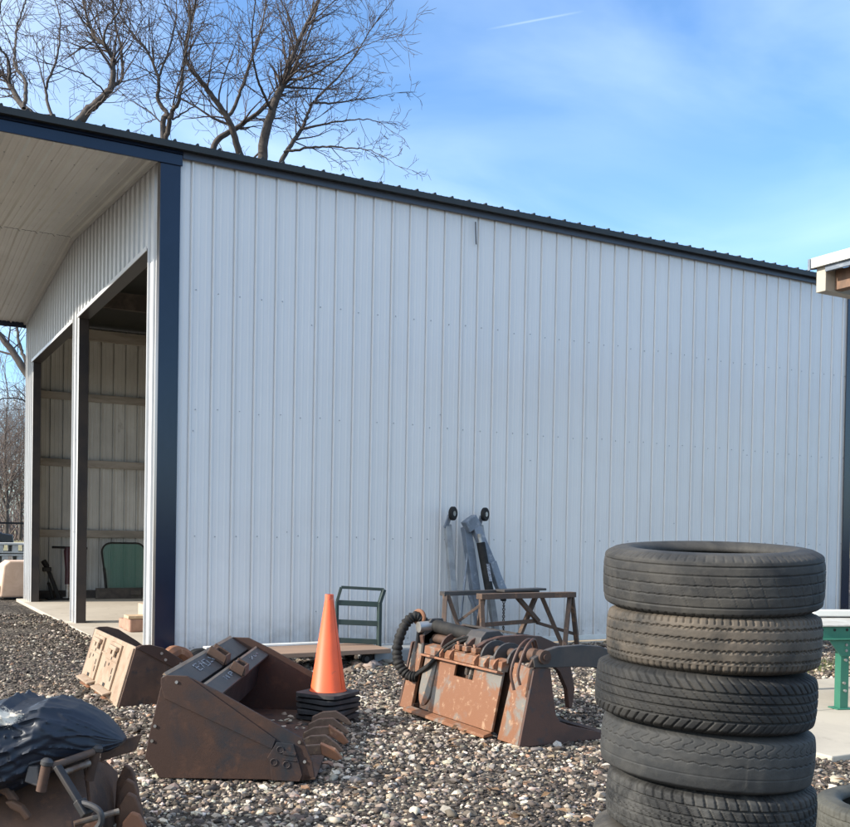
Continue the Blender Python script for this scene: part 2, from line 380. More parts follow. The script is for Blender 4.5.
def stones(name, px, py, size, pal_w, IV, IF, seed):
    r = np.random.default_rng(seed); n = len(px); k = len(IV)
    sc = np.stack([size * r.uniform(.8, 1.35, n), size * r.uniform(.6, 1.0, n), size * r.uniform(.38, .72, n)], 1)
    ang = r.uniform(0, 2 * pi, n); tilt = r.normal(0, .35, n)
    lump = 1 + r.normal(0, .21, (n, k)).clip(-.5, .5)
    P = IV[None] * lump[..., None] * sc[:, None]
    ct, st = np.cos(tilt)[:, None], np.sin(tilt)[:, None]
    X, Y, Z = P[..., 0], P[..., 1] * ct - P[..., 2] * st, P[..., 1] * st + P[..., 2] * ct
    ca, sa = np.cos(ang)[:, None], np.sin(ang)[:, None]
    X, Y = X * ca - Y * sa, X * sa + Y * ca
    z0 = gh(px, py) + sc[:, 2] * r.uniform(.05, .65, n)
    P = np.stack([X + px[:, None], Y + py[:, None], Z + z0[:, None]], -1).reshape(-1, 3)
    F = (IF[None] + (np.arange(n) * k)[:, None, None]).reshape(-1, 3)
    me = bpy.data.meshes.new(name); me.vertices.add(len(P)); me.vertices.foreach_set('co', P.ravel())
    me.loops.add(F.size); me.loops.foreach_set('vertex_index', F.ravel().astype(np.int32))
    me.polygons.add(len(F)); me.polygons.foreach_set('loop_start', np.arange(0, F.size, 3, dtype=np.int32))
    me.update(calc_edges=True)
    pw = np.array(pal_w, float); idx = r.choice(len(PAL), n, p=pw / pw.sum())
    c = np.clip(PAL[idx] * r.uniform(.78, 1.18, (n, 1)) * (1 + r.normal(0, .035, (n, 3))), .02, .8)
    c = np.repeat(c, k, 0); c = np.concatenate([c, np.ones((len(c), 1))], 1)
    at_ = me.attributes.new('tone', 'FLOAT_COLOR', 'POINT'); at_.data.foreach_set('color', c.ravel().astype(np.float32))
    me.materials.append(STONE)
    me.polygons.foreach_set('use_smooth', np.repeat(r.uniform(0, 1, n) < .3, len(IF)))
    o = bpy.data.objects.new(name, me); COL.objects.link(o); return tag(o, kind='stuff')

camx, camy = CAM.x, CAM.y
def scatter(n, dmin, dmax, pw, seed, half=.62):
    r = np.random.default_rng(seed)
    d = (dmin ** pw + (dmax ** pw - dmin ** pw) * r.uniform(0, 1, n)) ** (1 / pw)
    l = r.uniform(-half, half, n) * d
    x = camx + _fw.x * d + _rt.x * l; y = camy + _fw.y * d + _rt.y * l
    keep = ~((x > -.14) & (y > -.06))                                  # not on the shed floor
    keep &= ~((x > 2.62) & (y > -6.0) & (y < -3.6) & (x < 12))          # not on the concrete pad
    return x[keep], y[keep], d[keep]
Wn = [1.3, 1.7, 1.7, 1.6, 1.0, 2.4, 3.0, 2.6, .35]
Wd = [.25, .5, .8, 1.1, .7, 2.4, 3.8, 3.8, .2]
x, y, d = scatter(76000, 4.0, 8.2, 1.6, 21, .76)
sz = np.random.default_rng(3).lognormal(math.log(.0104), .46, len(x)).clip(.004, .034)
far = vnoise(x * .8, y * .8, 9)
kk = far + np.random.default_rng(4).normal(0, .15, len(x)) > .36
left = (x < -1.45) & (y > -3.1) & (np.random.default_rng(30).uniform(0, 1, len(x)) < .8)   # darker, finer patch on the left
a = kk & ~left; stones('gravel', x[a], y[a], sz[a], Wn, IV1 if False else IV0, IF0, 5)
a = ~kk & ~left; stones('gravel', x[a], y[a], sz[a] * .8, Wd, IV0, IF0, 6)
x, y, d = scatter(108000, 7.6, 15.5, 1.3, 22, .76)
sz = np.random.default_rng(8).lognormal(math.log(.0125), .40, len(x)).clip(.007, .032)
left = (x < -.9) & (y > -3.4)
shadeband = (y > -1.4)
a = ~left & ~shadeband; stones('gravel', x[a], y[a], sz[a], Wn, IV0, IF0, 12)
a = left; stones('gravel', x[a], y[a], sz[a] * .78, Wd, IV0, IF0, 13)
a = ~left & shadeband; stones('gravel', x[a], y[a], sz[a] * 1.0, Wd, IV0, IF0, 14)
# dry leaves blown over the stones
r = np.random.default_rng(66); mb = MB()
for _ in range(420):
    d_ = r.uniform(4.6, 12); l_ = r.uniform(-.5, .5) * d_; x_ = camx + _fw.x * d_ + _rt.x * l_; y_ = camy + _fw.y * d_ + _rt.y * l_
    if y_ > -.3 or (x_ > 2.6 and y_ > -6.1): continue
    a_ = r.uniform(0, 6.28); u_ = V((cos(a_), sin(a_), r.normal(0, .25))); w_ = V((-sin(a_), cos(a_), r.normal(0, .3))); L_ = r.uniform(.018, .042); c_ = V((x_, y_, float(gh(x_, y_)) + r.uniform(.018, .032)))
    mb.add([c_ - u_ * L_, c_ - w_ * L_ * .45 + V((0, 0, .008)), c_ + u_ * L_, c_ + w_ * L_ * .45 + V((0, 0, .006))], [(0, 1, 2), (0, 2, 3)])
lv_ = mb.build('leaves', mat('dry_leaf', (.20, .115, .055), (.11, .065, .035), s1=5, rough=.8, bump=0)); tag(lv_, kind='stuff')
# a few rounder, larger cobbles close by
r = np.random.default_rng(44); px = r.uniform(-2.2, 2.4, 150); py = r.uniform(-7.4, -2.2, 150)
stones('gravel', px, py, r.uniform(.022, .036, 150), [1.4, 1.8, 2, 2, 1, 1.8, 1.2, .6, .6], IV1, IF1, 45)

# ------------------------------------------------------------------ concrete
slab = MB(); slab.bx((-.13, -.03, -.12), (10.5, 9.75, .0)); struct(slab.build('floor', CONC, bevel=.008))
pad = MB(); pad.bx((2.62, -6.0, -.1), (7.3, -4.83, .012)); pad.bx((2.62, -4.82, -.1), (7.3, -3.62, .012)); struct(pad.build('pavement', CONC2, bevel=.01))

# ------------------------------------------------------------------ the shed
L, W, E, R, O = 10.31, 9.667, 5.082, 5.448, 4.27
OH = 1.78
shed = thing('metal_shed', 'long pale grey corrugated steel shed with navy trim, open bays and a deep soffit', 'shed', (0, 0, 0))
def profile(length, start, pitch=.2286, hmaj=.011, hmin=.0024, gr_=.014):
    pts = [(0, 0)]; s = start - pitch
    while s < length + pitch:
        cand = ([(s - .029, 0), (s - .027, -gr_), (s - .014, -gr_), (s - .012, 0)] if gr_ else [(s - .026, 0)]) + [(s - .007, hmaj), (s + .009, hmaj), (s + .016, 0)]
        for q in (1 / 3, 2 / 3):
            c = s + pitch * q; cand += [(c - .014, 0), (c - .006, hmin), (c + .006, hmin), (c + .014, 0)]
        pts += [p for p in cand if 0 < p[0] < length]; s += pitch
    pts = sorted(pts) + [(length, 0)]
    return pts
def soff_z(y): return E + (R - E) * (1 - abs(y - W / 2) / (W / 2))

def screws(mb, P, nrm, t1, t2, r=.0072):
    mb.cur = 1
    n = V(nrm)
    for p in P: mb.tube([V(p), V(p) + n * .008], [r, r * .75], 6)
    mb.cur = 0
# long wall, facing -y
mb = MB(); prof = profile(L, .308)
vs = []; fs = []
for s_, h in prof: vs += [(s_, -h, .02), (s_, -h, E + .03)]
fs = [(2 * i, 2 * i + 2, 2 * i + 3, 2 * i + 1) for i in range(len(prof) - 1)]
mb.add(vs, fs)
P = []
for z in (3.775, 2.565, 1.275, .13):
    k = 0; s_ = .308
    while s_ < L - .1:
        if random.random() < .94: P.append((s_ + .055 + random.uniform(-.012, .012), 0.0, z + random.uniform(-.012, .012)))
        if random.random() < .05: P.append((s_ + random.uniform(.03, .2), 0.0, z + random.uniform(-.5, .5)))
        s_ += .2286
screws(mb, P, (0, -1, 0), None, None)
# lapped seams every fourth rib
for k in range(2, 45, 4):
    s_ = .308 + .2286 * k + .026
    if s_ < L - .1: mb.bx((s_, -.0035, .02), (s_ + .005, -.0005, E + .03))
mb.build('wall', [WALL, SCREW], shed)
# front wall, facing -x, with two bays cut out
bays = [(.52, 4.458), (4.824, 8.833)]
mb = MB(); prof = profile(W, .25, hmaj=.022, hmin=.005, gr_=.010)
brk = sorted(set([p[0] for p in prof] + [a for b_ in bays for a in b_] + [W / 2]))
def hp(y):
    return float(np.interp(y, [p[0] for p in prof], [p[1] for p in prof]))
for a, b_ in zip(brk[:-1], brk[1:]):
    mid = (a + b_) / 2; zb = O if any(lo < mid < hi for lo, hi in bays) else 0.0
    mb.add([(-hp(a), a, zb), (-hp(b_), b_, zb), (-hp(b_), b_, soff_z(b_) + .02), (-hp(a), a, soff_z(a) + .02)], [(0, 1, 2, 3)])
P = []
for z in (4.34, 4.9):
    s_ = .25
    while s_ < W - .1: P.append((0, s_ + .06, z)); s_ += .2286
for z in (3.775, 2.565, 1.275, .15):
    for y_ in (.31, 4.57, 4.72, 9.0, 9.22, 9.45): P.append((0, y_, z))
screws(mb, P, (-1, 0, 0), None, None)
mb.build('wall', [WALLF, SCREW], shed)
# far long wall (its inside faces us) and the closed end wall
mb = MB(); prof = profile(L, .2, hmaj=.02, hmin=.004, gr_=.02)
vs = []
for s_, h in prof: vs += [(s_, W - .002 - h, .0), (s_, W - .002 - h, E + .03)]
mb.add(vs, [(2 * i, 2 * i + 2, 2 * i + 3, 2 * i + 1) for i in range(len(prof) - 1)])
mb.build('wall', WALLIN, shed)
mb = MB(); prof = profile(W, .2, gr_=0); vs = []
for s_, h in prof: vs += [(L + h, s_, .0), (L + h, s_, soff_z(s_) + .02)]
mb.add(vs, [(2 * i, 2 * i + 2, 2 * i + 3, 2 * i + 1) for i in range(len(prof) - 1)])
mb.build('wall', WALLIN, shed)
# roof: two slopes, ribs running down the slope
TH = .065
def roof_half(sign):
    mb = MB(); prof = profile(L + OH + .2, .14, hmaj=.022, gr_=0)
    y0 = -.13 if sign < 0 else W + .13; y1 = W / 2
    def zt(y): return E + (R - E) * (1 - abs(y - W / 2) / (W / 2)) + .05 + TH
    vs = []
    for s_, h in prof: vs += [(s_ - OH - .1, y0, zt(y0) + h), (s_ - OH - .1, y1, zt(y1) + h)]
    mb.add(vs, [(2 * i, 2 * i + 2, 2 * i + 3, 2 * i + 1) for i in range(len(prof) - 1)])
    vs = []
    for s_, h in prof: vs += [(s_ - OH - .1, y0, zt(y0) + h), (s_ - OH - .1, y0, zt(y0) - TH)]
    mb.add(vs, [(2 * i, 2 * i + 2, 2 * i + 3, 2 * i + 1) for i in range(len(prof) - 1)])
    a, b_ = -OH - .1, L + .1
    mb.add([(a, y0, zt(y0) - TH), (b_, y0, zt(y0) - TH), (b_, y1, zt(y1) - TH), (a, y1, zt(y1) - TH)], [(0, 1, 2, 3)])
    for xx in (a, b_):
        mb.add([(xx, y0, zt(y0) - TH), (xx, y1, zt(y1) - TH), (xx, y1, zt(y1)), (xx, y0, zt(y0))], [(0, 1, 2, 3)])
    return mb
roof = roof_half(-1).build('roof', ROOFM, shed)
roof_half(1).build('roof', ROOFM, shed)
mb = MB(); zr = R + .05 + TH + .02
mb.prism([(-OH - .1, W / 2 - .2, zr - .005), (-OH - .1, W / 2, zr + .02), (-OH - .1, W / 2 + .2, zr - .005), (-OH - .1, W / 2 + .2, zr + .01), (-OH - .1, W / 2, zr + .035), (-OH - .1, W / 2 - .2, zr + .01)], (L + OH + .2, 0, 0))
mb.build('ridge_cap', ROOFM, roof)
# soffit under the overhang, in two slopes
mb = MB(); prof = profile(OH - .02, .12, hmaj=.024, hmin=.006, gr_=0)
for y0, y1 in ((-.012, W / 2 - .011), (W / 2 + .011, W + .012)):
    vs = []
    for s_, h in prof: vs += [(-OH + .01 + s_, y0, soff_z(y0) - h), (-OH + .01 + s_, y1, soff_z(y1) - h)]
    mb.add(vs, [(2 * i, 2 * i + 2, 2 * i + 3, 2 * i + 1) for i in range(len(prof) - 1)])
P = []
for y_ in (1.0, 2.2, 3.4, 6.2, 7.4, 8.6):
    for k in range(8): P.append((-OH + .13 + .2286 * k + .06, y_, soff_z(y_)))
screws(mb, P, (0, 0, -1), None, None)
mb.build('soffit', [SOFF, SCREW], shed)
mb = MB()
for y0, y1 in ((0, W / 2), (W / 2, W)):
    mb.bar((-.035, y0, soff_z(y0) - .022), (-.035, y1, soff_z(y1) - .022), .045, .05)
mb.build('soffit_trim', SOFF, shed)
# fascia on the overhang, eave trim over the long wall
mb = MB(); mb.bx((-OH - .02, -.045, 4.985), (.19, -.02, 5.095)); mb.bx((-OH - .02, -.06, 5.098), (.19, -.03, 5.135))
mb.build('fascia', NAVY, shed, bevel=.004)
mb = MB(); mb.bx((-OH - .02, W + .02, 4.985), (0, W + .045, 5.135)); mb.build('fascia', NAVY, shed)
mb = MB()
for y0, y1 in ((-.045, W / 2), (W / 2, W + .045)):
    mb.bar((-OH - .012, y0, soff_z(y0) + .01), (-OH - .012, y1, soff_z(y1) + .01), .024, .16)
mb.build('fascia', NAVY, shed)
mb = MB(); mb.bx((.192, -.05, 5.06), (L + .02, -.024, 5.13)); mb.build('eave_trim', GRAYTRIM, shed, bevel=.004)
# corner trims
mb = MB(); mb.bx((-.028, -.030, .02), (.175, -.0225, 5.06)); mb.build('corner_trim', NAVY, shed, bevel=.003)
mb = MB(); mb.bx((-.0285, -.0215, .02), (-.0215, .085, 5.03)); mb.build('corner_trim', DARKTRIM, shed, bevel=.002)
mb = MB(); mb.bx((L - .11, -.032, .02), (L + .05, -.0225, 5.05)); mb.bx((L + .0505, -.032, .02), (L + .058, .12, 5.05)); mb.build('corner_trim', NAVY, shed, bevel=.003)
mb = MB(); mb.bx((.18, -.034, .02), (L - .12, -.0215, .085)); mb.build('base_trim', WHITE, shed, bevel=.003)
# jambs, posts and header trims round the bays
for y0, y1 in ((4.455, 4.827), (8.83, 9.66), (.03, .523)):
    mb = MB(); mb.bx((.003, y0, 0), (.135, y1, O + .2)); mb.build('post', DARKTRIM, shed, bevel=.004)
for y0, y1 in bays:
    mb = MB(); mb.bx((-.020, y0 + .01, O - .03), (.14, y1 - .01, O - .002)); mb.build('header_trim', DARKTRIM, shed, bevel=.003)
    mb = MB(); mb.bx((-.030, y0, O - .03), (-.0205, y1, O + .02)); mb.build('header_trim', WALLF, shed, bevel=.002)
    mb = MB(); mb.bx((.02, y0, O + .002), (.13, y1, O + .42)); mb.build('header', BEAMD, shed)
# framing seen inside
for z in (3.785, 2.54, 1.217):
    mb = MB(); mb.bx((.14, W - .075, z - .07), (L - .1, W - .035, z + .07)); mb.build('girt', WOOD, shed, bevel=.004)
mb = MB(); mb.bx((.14, W - .085, .0), (L - .1, W - .035, .15)); mb.build('girt', BEAMD, shed)
mb = MB(); mb.bx((.14, W - .13, 4.86), (L - .1, W - .04, 5.06)); mb.build('header', WOOD, shed)
for y_ in (1.2, 3.0, 5.0, 7.25):
    mb = MB(); zt = soff_z(y_) + .03; mb.bx((.14, y_ - .03, zt - .28), (L - .05, y_ + .03, zt)); mb.build('purlin', BEAMD, shed)
for x_ in (2.6, 5.2, 7.8):
    mb = MB(); mb.bx((x_ - .07, W - .22, 0), (x_ + .07, W - .08, 4.85)); mb.build('post', WOOD, shed)
mb = MB(); mb.tube(spline([(3.664, -.03, 5.0), (3.666, -.035, 4.86), (3.672, -.035, 4.77), (3.678, -.03, 4.74)], 8), .007, 6); mb.build('drip_wire', DARKTRIM, shed)

# ------------------------------------------------------------------ things inside the shed
t = thing('cab_window', 'teal tinted glass pane in a rounded black frame leaning on the far inside wall', 'window pane', (1.72, 9.3, 0))
def rrect(x0, x1, z0, z1, r, n=6, y=9.36, lean=.06):
    pts = []
    for cx, cz, a0 in ((x1 - r, z1 - r, 0), (x0 + r, z1 - r, pi / 2)):
        for i in range(n + 1):
            a = a0 + pi / 2 * i / n; pts.append((cx + r * cos(a), cz + r * sin(a)))
    pts += [(x0 + .09, z0), (x1 - .02, z0)]
    return [V((p[0], y + lean * p[1], p[1])) for p in pts]
pl = rrect(1.33, 2.14, .12, 1.05, .17)
mb = MB(); mb.tube(pl + [pl[0]], .018, 6); mb.build('frame', BLACKR, t, smooth=True)
mb = MB(); mb.prism(rrect(1.345, 2.125, .13, 1.035, .16), (0, .006, 0)); mb.build('pane', GLASS, t)
mb = MB(); mb.bx((1.22, 9.30, 0), (2.2, 9.42, .2)); mb.bx((1.85, 9.27, .06), (2.05, 9.3, .17)); mb.build('base_rail', BEAMD, t, bevel=.01)
mb = MB(); mb.bar((1.40, 9.33, .2), (1.36, 9.35, .58), .05, .04); mb.build('hinge_arm', BLACKR, t, bevel=.006)
t = thing('auger_drive', 'dark maroon upright implement with a T shaped cross handle inside the shed', 'tool', (.7, 9.25, 0))
mb = MB(); mb.tube([(.70, 9.28, .28), (.71, 9.3, .55), (.70, 9.32, .9), (.71, 9.33, .96)], [.055, .06, .075, .06], 10); mb.build('housing', MAROON, t, smooth=True)
mb = MB(); mb.cyl((.42, 9.3, .965), (1.05, 9.34, .95), .022, 8); mb.bar((.78, 9.3, .9), (.96, 9.3, .8), .04, .05); mb.build('handle', BLACKR, t)
mb = MB(); mb.cyl((.70, 9.28, 0), (.70, 9.28, .29), .035, 10); mb.cyl((.62, 9.28, .02), (.8, 9.28, .03), .03, 8); mb.build('shaft', SILV, t)
t = thing('jack', 'black slanted jack standing on the shed floor beside the far post', 'tool', (.45, 9.2, 0))
mb = MB(); mb.bar((.55, 9.25, .02), (.33, 9.3, .62), .07, .07); mb.bar((.43, 9.22, .03), (.36, 9.27, .32), .05, .05); mb.build('body', BLACKR, t, bevel=.01)
mb = MB(); mb.cyl((.34, 9.3, .60), (.27, 9.3, .72), .05, 10); mb.box((.33, 9.27, .56), (.15, .1, .08)); mb.build('head', BLACKR, t, bevel=.01)
mb = MB(); mb.bx((.33, 9.15, 0), (.72, 9.4, .03)); mb.build('foot_plate', BLACKR, t, bevel=.005)
t = tag(MB().bx((.40, 2.95, 0), (.74, 3.35, .17)).bx((.42, 3.36, 0), (.78, 3.7, .13)).build('block', BLOCKR, bevel=.02), 'reddish brown block lying on the concrete floor near the bay opening', 'block')
tag(MB().bx((.38, 2.95, .172), (.66, 3.2, .21)).build('plank_offcut', PALEW, bevel=.006), 'short pale plank offcut lying on top of the reddish block', 'offcut')
tag(MB().bx((.62, 3.05, .174), (.95, 3.45, .34)).build('carton', TANB, bevel=.006), 'tan carton standing on the reddish block inside the shed bay', 'box')

# ------------------------------------------------------------------ tyres
def tyre_mesh(name, pattern, Rr=.36, half=.092, N=760):
    prof = []                                   # (radius, height, tread weight, s)
    nt_ = 84
    for i in range(nt_ + 1):
        s = -1 + 2 * i / nt_
        cr = .010 * abs(s) ** 3 + .016 * max(0, abs(s) - .84) / .16 * (max(0, abs(s) - .84) / .16)
        prof.append((Rr - cr, s * half * .90, 1.0, s))
    side = [(Rr - .034, .945), (Rr - .046, .972), (Rr - .066, .99), (Rr - .078, 1.0), (Rr - .088, .98), (Rr - .091, .965), (Rr - .102, .92), (Rr - .112, .83), (Rr - .116, .72), (Rr - .110, .62)]
    inner = [(Rr - .07, .72), (Rr - .04, .62), (Rr - .022, .3)]
    top = [(r_, h * half, 0, 1) for r_, h in side] + [(r_, h * half, 0, 1) for r_, h in inner]
    bot = [(r_, -h * half, 0, -1) for r_, h in side] + [(r_, -h * half, 0, -1) for r_, h in inner]
    ring = bot[::-1] + prof + top
    k = len(ring); rr = np.array([q[0] for q in ring]); hh = np.array([q[1] for q in ring]); wt = np.array([q[2] for q in ring]); ss = np.array([q[3] for q in ring])
    th = np.arange(N) / N * 2 * pi
    T, Sg = np.meshgrid(th, ss, indexing='ij')
    d = pattern(T, Sg) * wt[None]
    rad = rr[None] - d
    # lettering band and scuffs on the side walls as shallow relief
    X = rad * np.cos(T); Y = rad * np.sin(T); Z = np.broadcast_to(hh[None], X.shape)
    P = np.stack([X, Y, Z], -1).reshape(-1, 3)
    i = np.arange(N)[:, None]; j = np.arange(k)[None]
    a = i * k + j; b = ((i + 1) % N) * k + j; c = ((i + 1) % N) * k + (j + 1) % k; dd = i * k + (j + 1) % k
    F = np.stack(np.broadcast_arrays(a, b, c, dd), -1).reshape(-1, 4)
    me = bpy.data.meshes.new(name); me.vertices.add(len(P)); me.vertices.foreach_set('co', P.ravel())
    me.loops.add(F.size); me.loops.foreach_set('vertex_index', F.ravel().astype(np.int32))
    me.polygons.add(len(F)); me.polygons.foreach_set('loop_start', np.arange(0, F.size, 4, dtype=np.int32))
    me.update(calc_edges=True); me.polygons.foreach_set('use_smooth', np.ones(len(F), dtype=bool))
    return me
def groove(s, c, wd): return np.clip(2.6 - 2.2 * np.abs(s - c) / wd, 0, 1)
def sipe(T, n, wd, ph=0.0):
    q = (T * n / (2 * pi) + ph) % 1.0; return np.clip(2.6 - 2.2 * np.minimum(q, 1 - q) / wd, 0, 1)
def p_worn(T, s):
    d = sum(groove(s + .012 * np.sin(T * 60) * (abs(c) < .4), c, .022) for c in (-.66, -.30, .06, .40, .70)) * .0042
    d = np.maximum(d, (np.abs(s) > .88) * sipe(T, 76, .10) * .0045)
    d = np.maximum(d, (np.abs(s + .1) < .55) * sipe(T + .10 * s, 46, .03) * .0016)
    return d + (vnoise(T * 14, s * 6, 3) - .5) * .0012
def p_trailer(T, s):
    q = ((T * 58 / pi) % 1) < .5; zz = np.where(q, .020, -.020)
    d = sum(groove(s + zz * k, c, .032) for c, k in ((-.60, 1), (-.22, -1), (.18, 1), (.56, -1))) * .006
    d = np.maximum(d, (np.abs(s) > .72) * sipe(T, 92, .13) * .0055)
    d = np.maximum(d, ((np.abs(s + .22) < .07) | (np.abs(s - .18) < .07) | (np.abs(s - .56) < .06) | (np.abs(s + .6) < .06)) * sipe(T, 58, .12) * .0055)
    return d + (vnoise(T * 20, s * 7, 5) - .5) * .0010
def p_diag(T, s):
    d = sum(groove(s, c, .036) for c in (-.52, -.18, .16, .50)) * .0075
    d = np.maximum(d, (s > .54) * sipe(T + .20 * (s - .5), 66, .10) * .0065)
    d = np.maximum(d, (s < -.56) * sipe(T - .20 * (s + .5), 66, .10) * .0065)
    d = np.maximum(d, (np.abs(s) < .50) * sipe(T + .25 * s, 66, .055) * .0042)
    return d + (vnoise(T * 20, s * 7, 6) - .5) * .0008
def p_smooth(T, s):
    zz = .07 * (2 * np.abs(((T * 30 / pi) % 1) - .5) - .5)
    d = sum(groove(s + zz, c, .020) for c in (.02, .40)) * .0032
    d = np.maximum(d, (s > .46) * sipe(T + .04 * np.sin(s * 14), 60, .05) * .0032)
    d = np.maximum(d, groove(s, -.42, .016) * .0015)
    return d + (vnoise(T * 12, s * 5, 7) - .5) * .0016
def p_block(T, s):
    d = sum(groove(s, c, .036) for c in (-.56, -.19, .19, .56)) * .0075
    d = np.maximum(d, (np.abs(s) < .56) * sipe(T + .14 * s + .03 * np.sign(s), 64, .085) * .0065)
    d = np.maximum(d, (np.abs(s) > .59) * sipe(T + .06 * s, 64, .11) * .007)
    d = np.maximum(d, (np.abs(s) < .56) * sipe(T + .14 * s, 128, .04) * .002)
    return d + (vnoise(T * 24, s * 8, 8) - .5) * .0008
def rubber(name, base, dust, amt, seed):
    m, nt, b = _nt(name); vec = _coord(nt)
    mp_ = nt.nodes.new('ShaderNodeMapping'); mp_.inputs['Location'].default_value = (seed * 3.1, seed * 1.7, 0); nt.links.new(vec, mp_.inputs['Vector']); vec = mp_.outputs['Vector']
    f = _ramp(nt, _noise(nt, 5, 6, .65, vec, .5), .62 - amt * .45, .86 - amt * .3)
    col = _mix(nt, f, base, dust)
    f2 = _ramp(nt, _noise(nt, 38, 5, .75, vec), .52, .8); k = nt.nodes.new('ShaderNodeMath'); k.operation = 'MULTIPLY'; k.inputs[1].default_value = .55; nt.links.new(f2, k.inputs[0])
    col = _mix(nt, k.outputs[0], col, tuple(c * .95 for c in dust))
    nt.links.new(col, b.inputs['Base Color']); b.inputs['Roughness'].default_value = .72; b.inputs['Specular IOR Level'].default_value = .35
    _bump(nt, b, _noise(nt, 120, 4, .7, vec), .25, .003)
    return m
TY = [(p_worn, 'grey worn tyre with thin circling grooves, topmost of the stack', ((.024, .0235, .023), (.075, .068, .058), .5), (712, -.012, .062), .346, .099),
      (p_trailer, 'tan dusty tyre with notched tread, second from the top of the stack', ((.026, .024, .021), (.125, .10, .075), .62), (713.5, .012, .002), .337, .093),
      (p_diag, 'dark tyre with slanted shoulder lugs, third from the top of the stack', ((.013, .013, .013), (.045, .041, .035), .35), (706.5, .050, .0), .348, .090),
      (p_smooth, 'grey tyre worn nearly smooth, fourth from the top of the stack', ((.024, .025, .026), (.065, .062, .056), .5), (709.5, .058, .0), .336, .090),
      (p_block, 'blocky treaded tyre with whitish scuffs, fifth from the top of the stack', ((.013, .013, .013), (.09, .086, .078), .4), (714, .05, .0), .330, .090),
      (p_diag, 'dark tyre at the bottom edge of the picture, sixth from the top of the stack', ((.03, .029, .028), (.12, .105, .085), .5), (706, .03, .0), .348, .090),
      (p_block, 'lowest tyre of the stack standing on the gravel', ((.05, .05, .052), (.12, .115, .11), .4), (711, 0, 0), .36, .093)]
zs = 1.312
for i, (pat, lab, (b_, du, am), (u, tlt, tl2), Rr, half) in enumerate(TY):
    me = tyre_mesh('tyre', pat, Rr, half); me.materials.append(rubber('tyre_rubber', b_, du, am, i + 1))
    o = bpy.data.objects.new('tyre', me); COL.objects.link(o); tag(o, lab, 'tyre', 'stacked used tyres')
    p = at(u, 548, 3.27); zc = zs - half
    o.location = (p.x, p.y, zc)
    o.rotation_euler = (Matrix.Rotation(tl2, 3, _rt) @ Matrix.Rotation(tlt, 3, _fw)).to_euler()
    o.rotation_euler.rotate_axis('Z', i * 1.3 + .4)
    zs -= 2 * half + (-.003)
me = tyre_mesh('tyre', p_block, .34, .11); me.materials.append(rubber('tyre_rubber', (.024, .025, .023), (.085, .083, .07), .65, 9))
o = bpy.data.objects.new('tyre', me); COL.objects.link(o); tag(o, 'grey treaded tyre lying alone on the gravel right of the stack', 'tyre')
p = at(897, 870, 4.35); o.location = (p.x, p.y, .11); o.rotation_euler = (0, .0, 2.0)

# ------------------------------------------------------------------ traffic cones, nested
fwg = _fw; rtg = _rt
c0 = at(328, 716, 7.11)
gz0 = 0.03
def cone(z, name, label, rot, dx):
    root = thing(name, label, 'traffic cone', (c0.x + dx, c0.y, z), 'orange cones stacked in one another')
    mb = MB(); hw = .178
    ax = [V((cos(rot), sin(rot), 0)), V((-sin(rot), cos(rot), 0))]
    o_ = V((c0.x + dx, c0.y, z))
    oct_ = []
    for sx, sy in ((1, .8), (.8, 1), (-.8, 1), (-1, .8), (-1, -.8), (-.8, -1), (.8, -1), (1, -.8)): oct_.append(o_ + ax[0] * hw * sx + ax[1] * hw * sy)
    N = 40
    # base: octagonal plate with a round hole
    top = []; 
    def octp(a, zz):
        d = ax[0] * cos(a) + ax[1] * sin(a); q = max(abs(cos(a)), abs(sin(a)), (abs(cos(a)) + abs(sin(a))) / 1.8)
        return o_ + d * hw / q + V((0, 0, zz))
    vs = []
    for i in range(N):
        a = 2 * pi * i / N; d = ax[0] * cos(a) + ax[1] * sin(a)
        vs += [octp(a, .002), octp(a, .026), o_ + d * .135 + V((0, 0, .032)), o_ + d * .118 + V((0, 0, .002))]
    fs = [(i * 4 + q, ((i + 1) % N) * 4 + q, ((i + 1) % N) * 4 + (q + 1) % 4, i * 4 + (q + 1) % 4) for i in range(N) for q in range(4)]
    mb.add(vs, fs); mb.build('base', CBASE, root, smooth=True, angle=30)
    mb = MB(); prof = [(.132, .0335), (.124, .045), (.031, .675), (.0285, .71), (.0225, .71), (.025, .675), (.118, .045), (.126, .0335)]
    mb.lathe(prof, o_, (0, 0, 1), 48, True); body = mb.build('cone', ORANGE, root, smooth=True, angle=40)
    sd_ = V((.45, -.89, 0)); mb = MB(); mb.bar(o_ + sd_ * .1245 + V((0, 0, .05)), o_ + sd_ * .0335 + V((0, 0, .66)), .003, .003); mb.build('seam', ORANGED, body)
    mb = MB(); mb.lathe([(.0318, .672), (.030, .711), (.0225, .7115), (.0290, .711), (.031, .672)], o_, (0, 0, 1), 32, False); mb.build('tip', ORTIP, body, smooth=True)
    return root
labs = ['black based cone at the bottom of the stacked cones', 'orange cone nested second from the bottom of the cone stack', 'orange cone nested in the middle of the cone stack',
        'orange cone nested second from the top of the cone stack', 'tall bright orange traffic cone on top of the stacked black bases']
for i in range(5):
    c_r = cone(gz0 + i * .039, 'traffic_cone', labs[i], .55 + (random.uniform(-.3, .3) if i < 4 else 0), random.uniform(-.003, .003))
    c_r.rotation_euler = (random.uniform(-.003, .003), random.uniform(-.003, .003), 0)

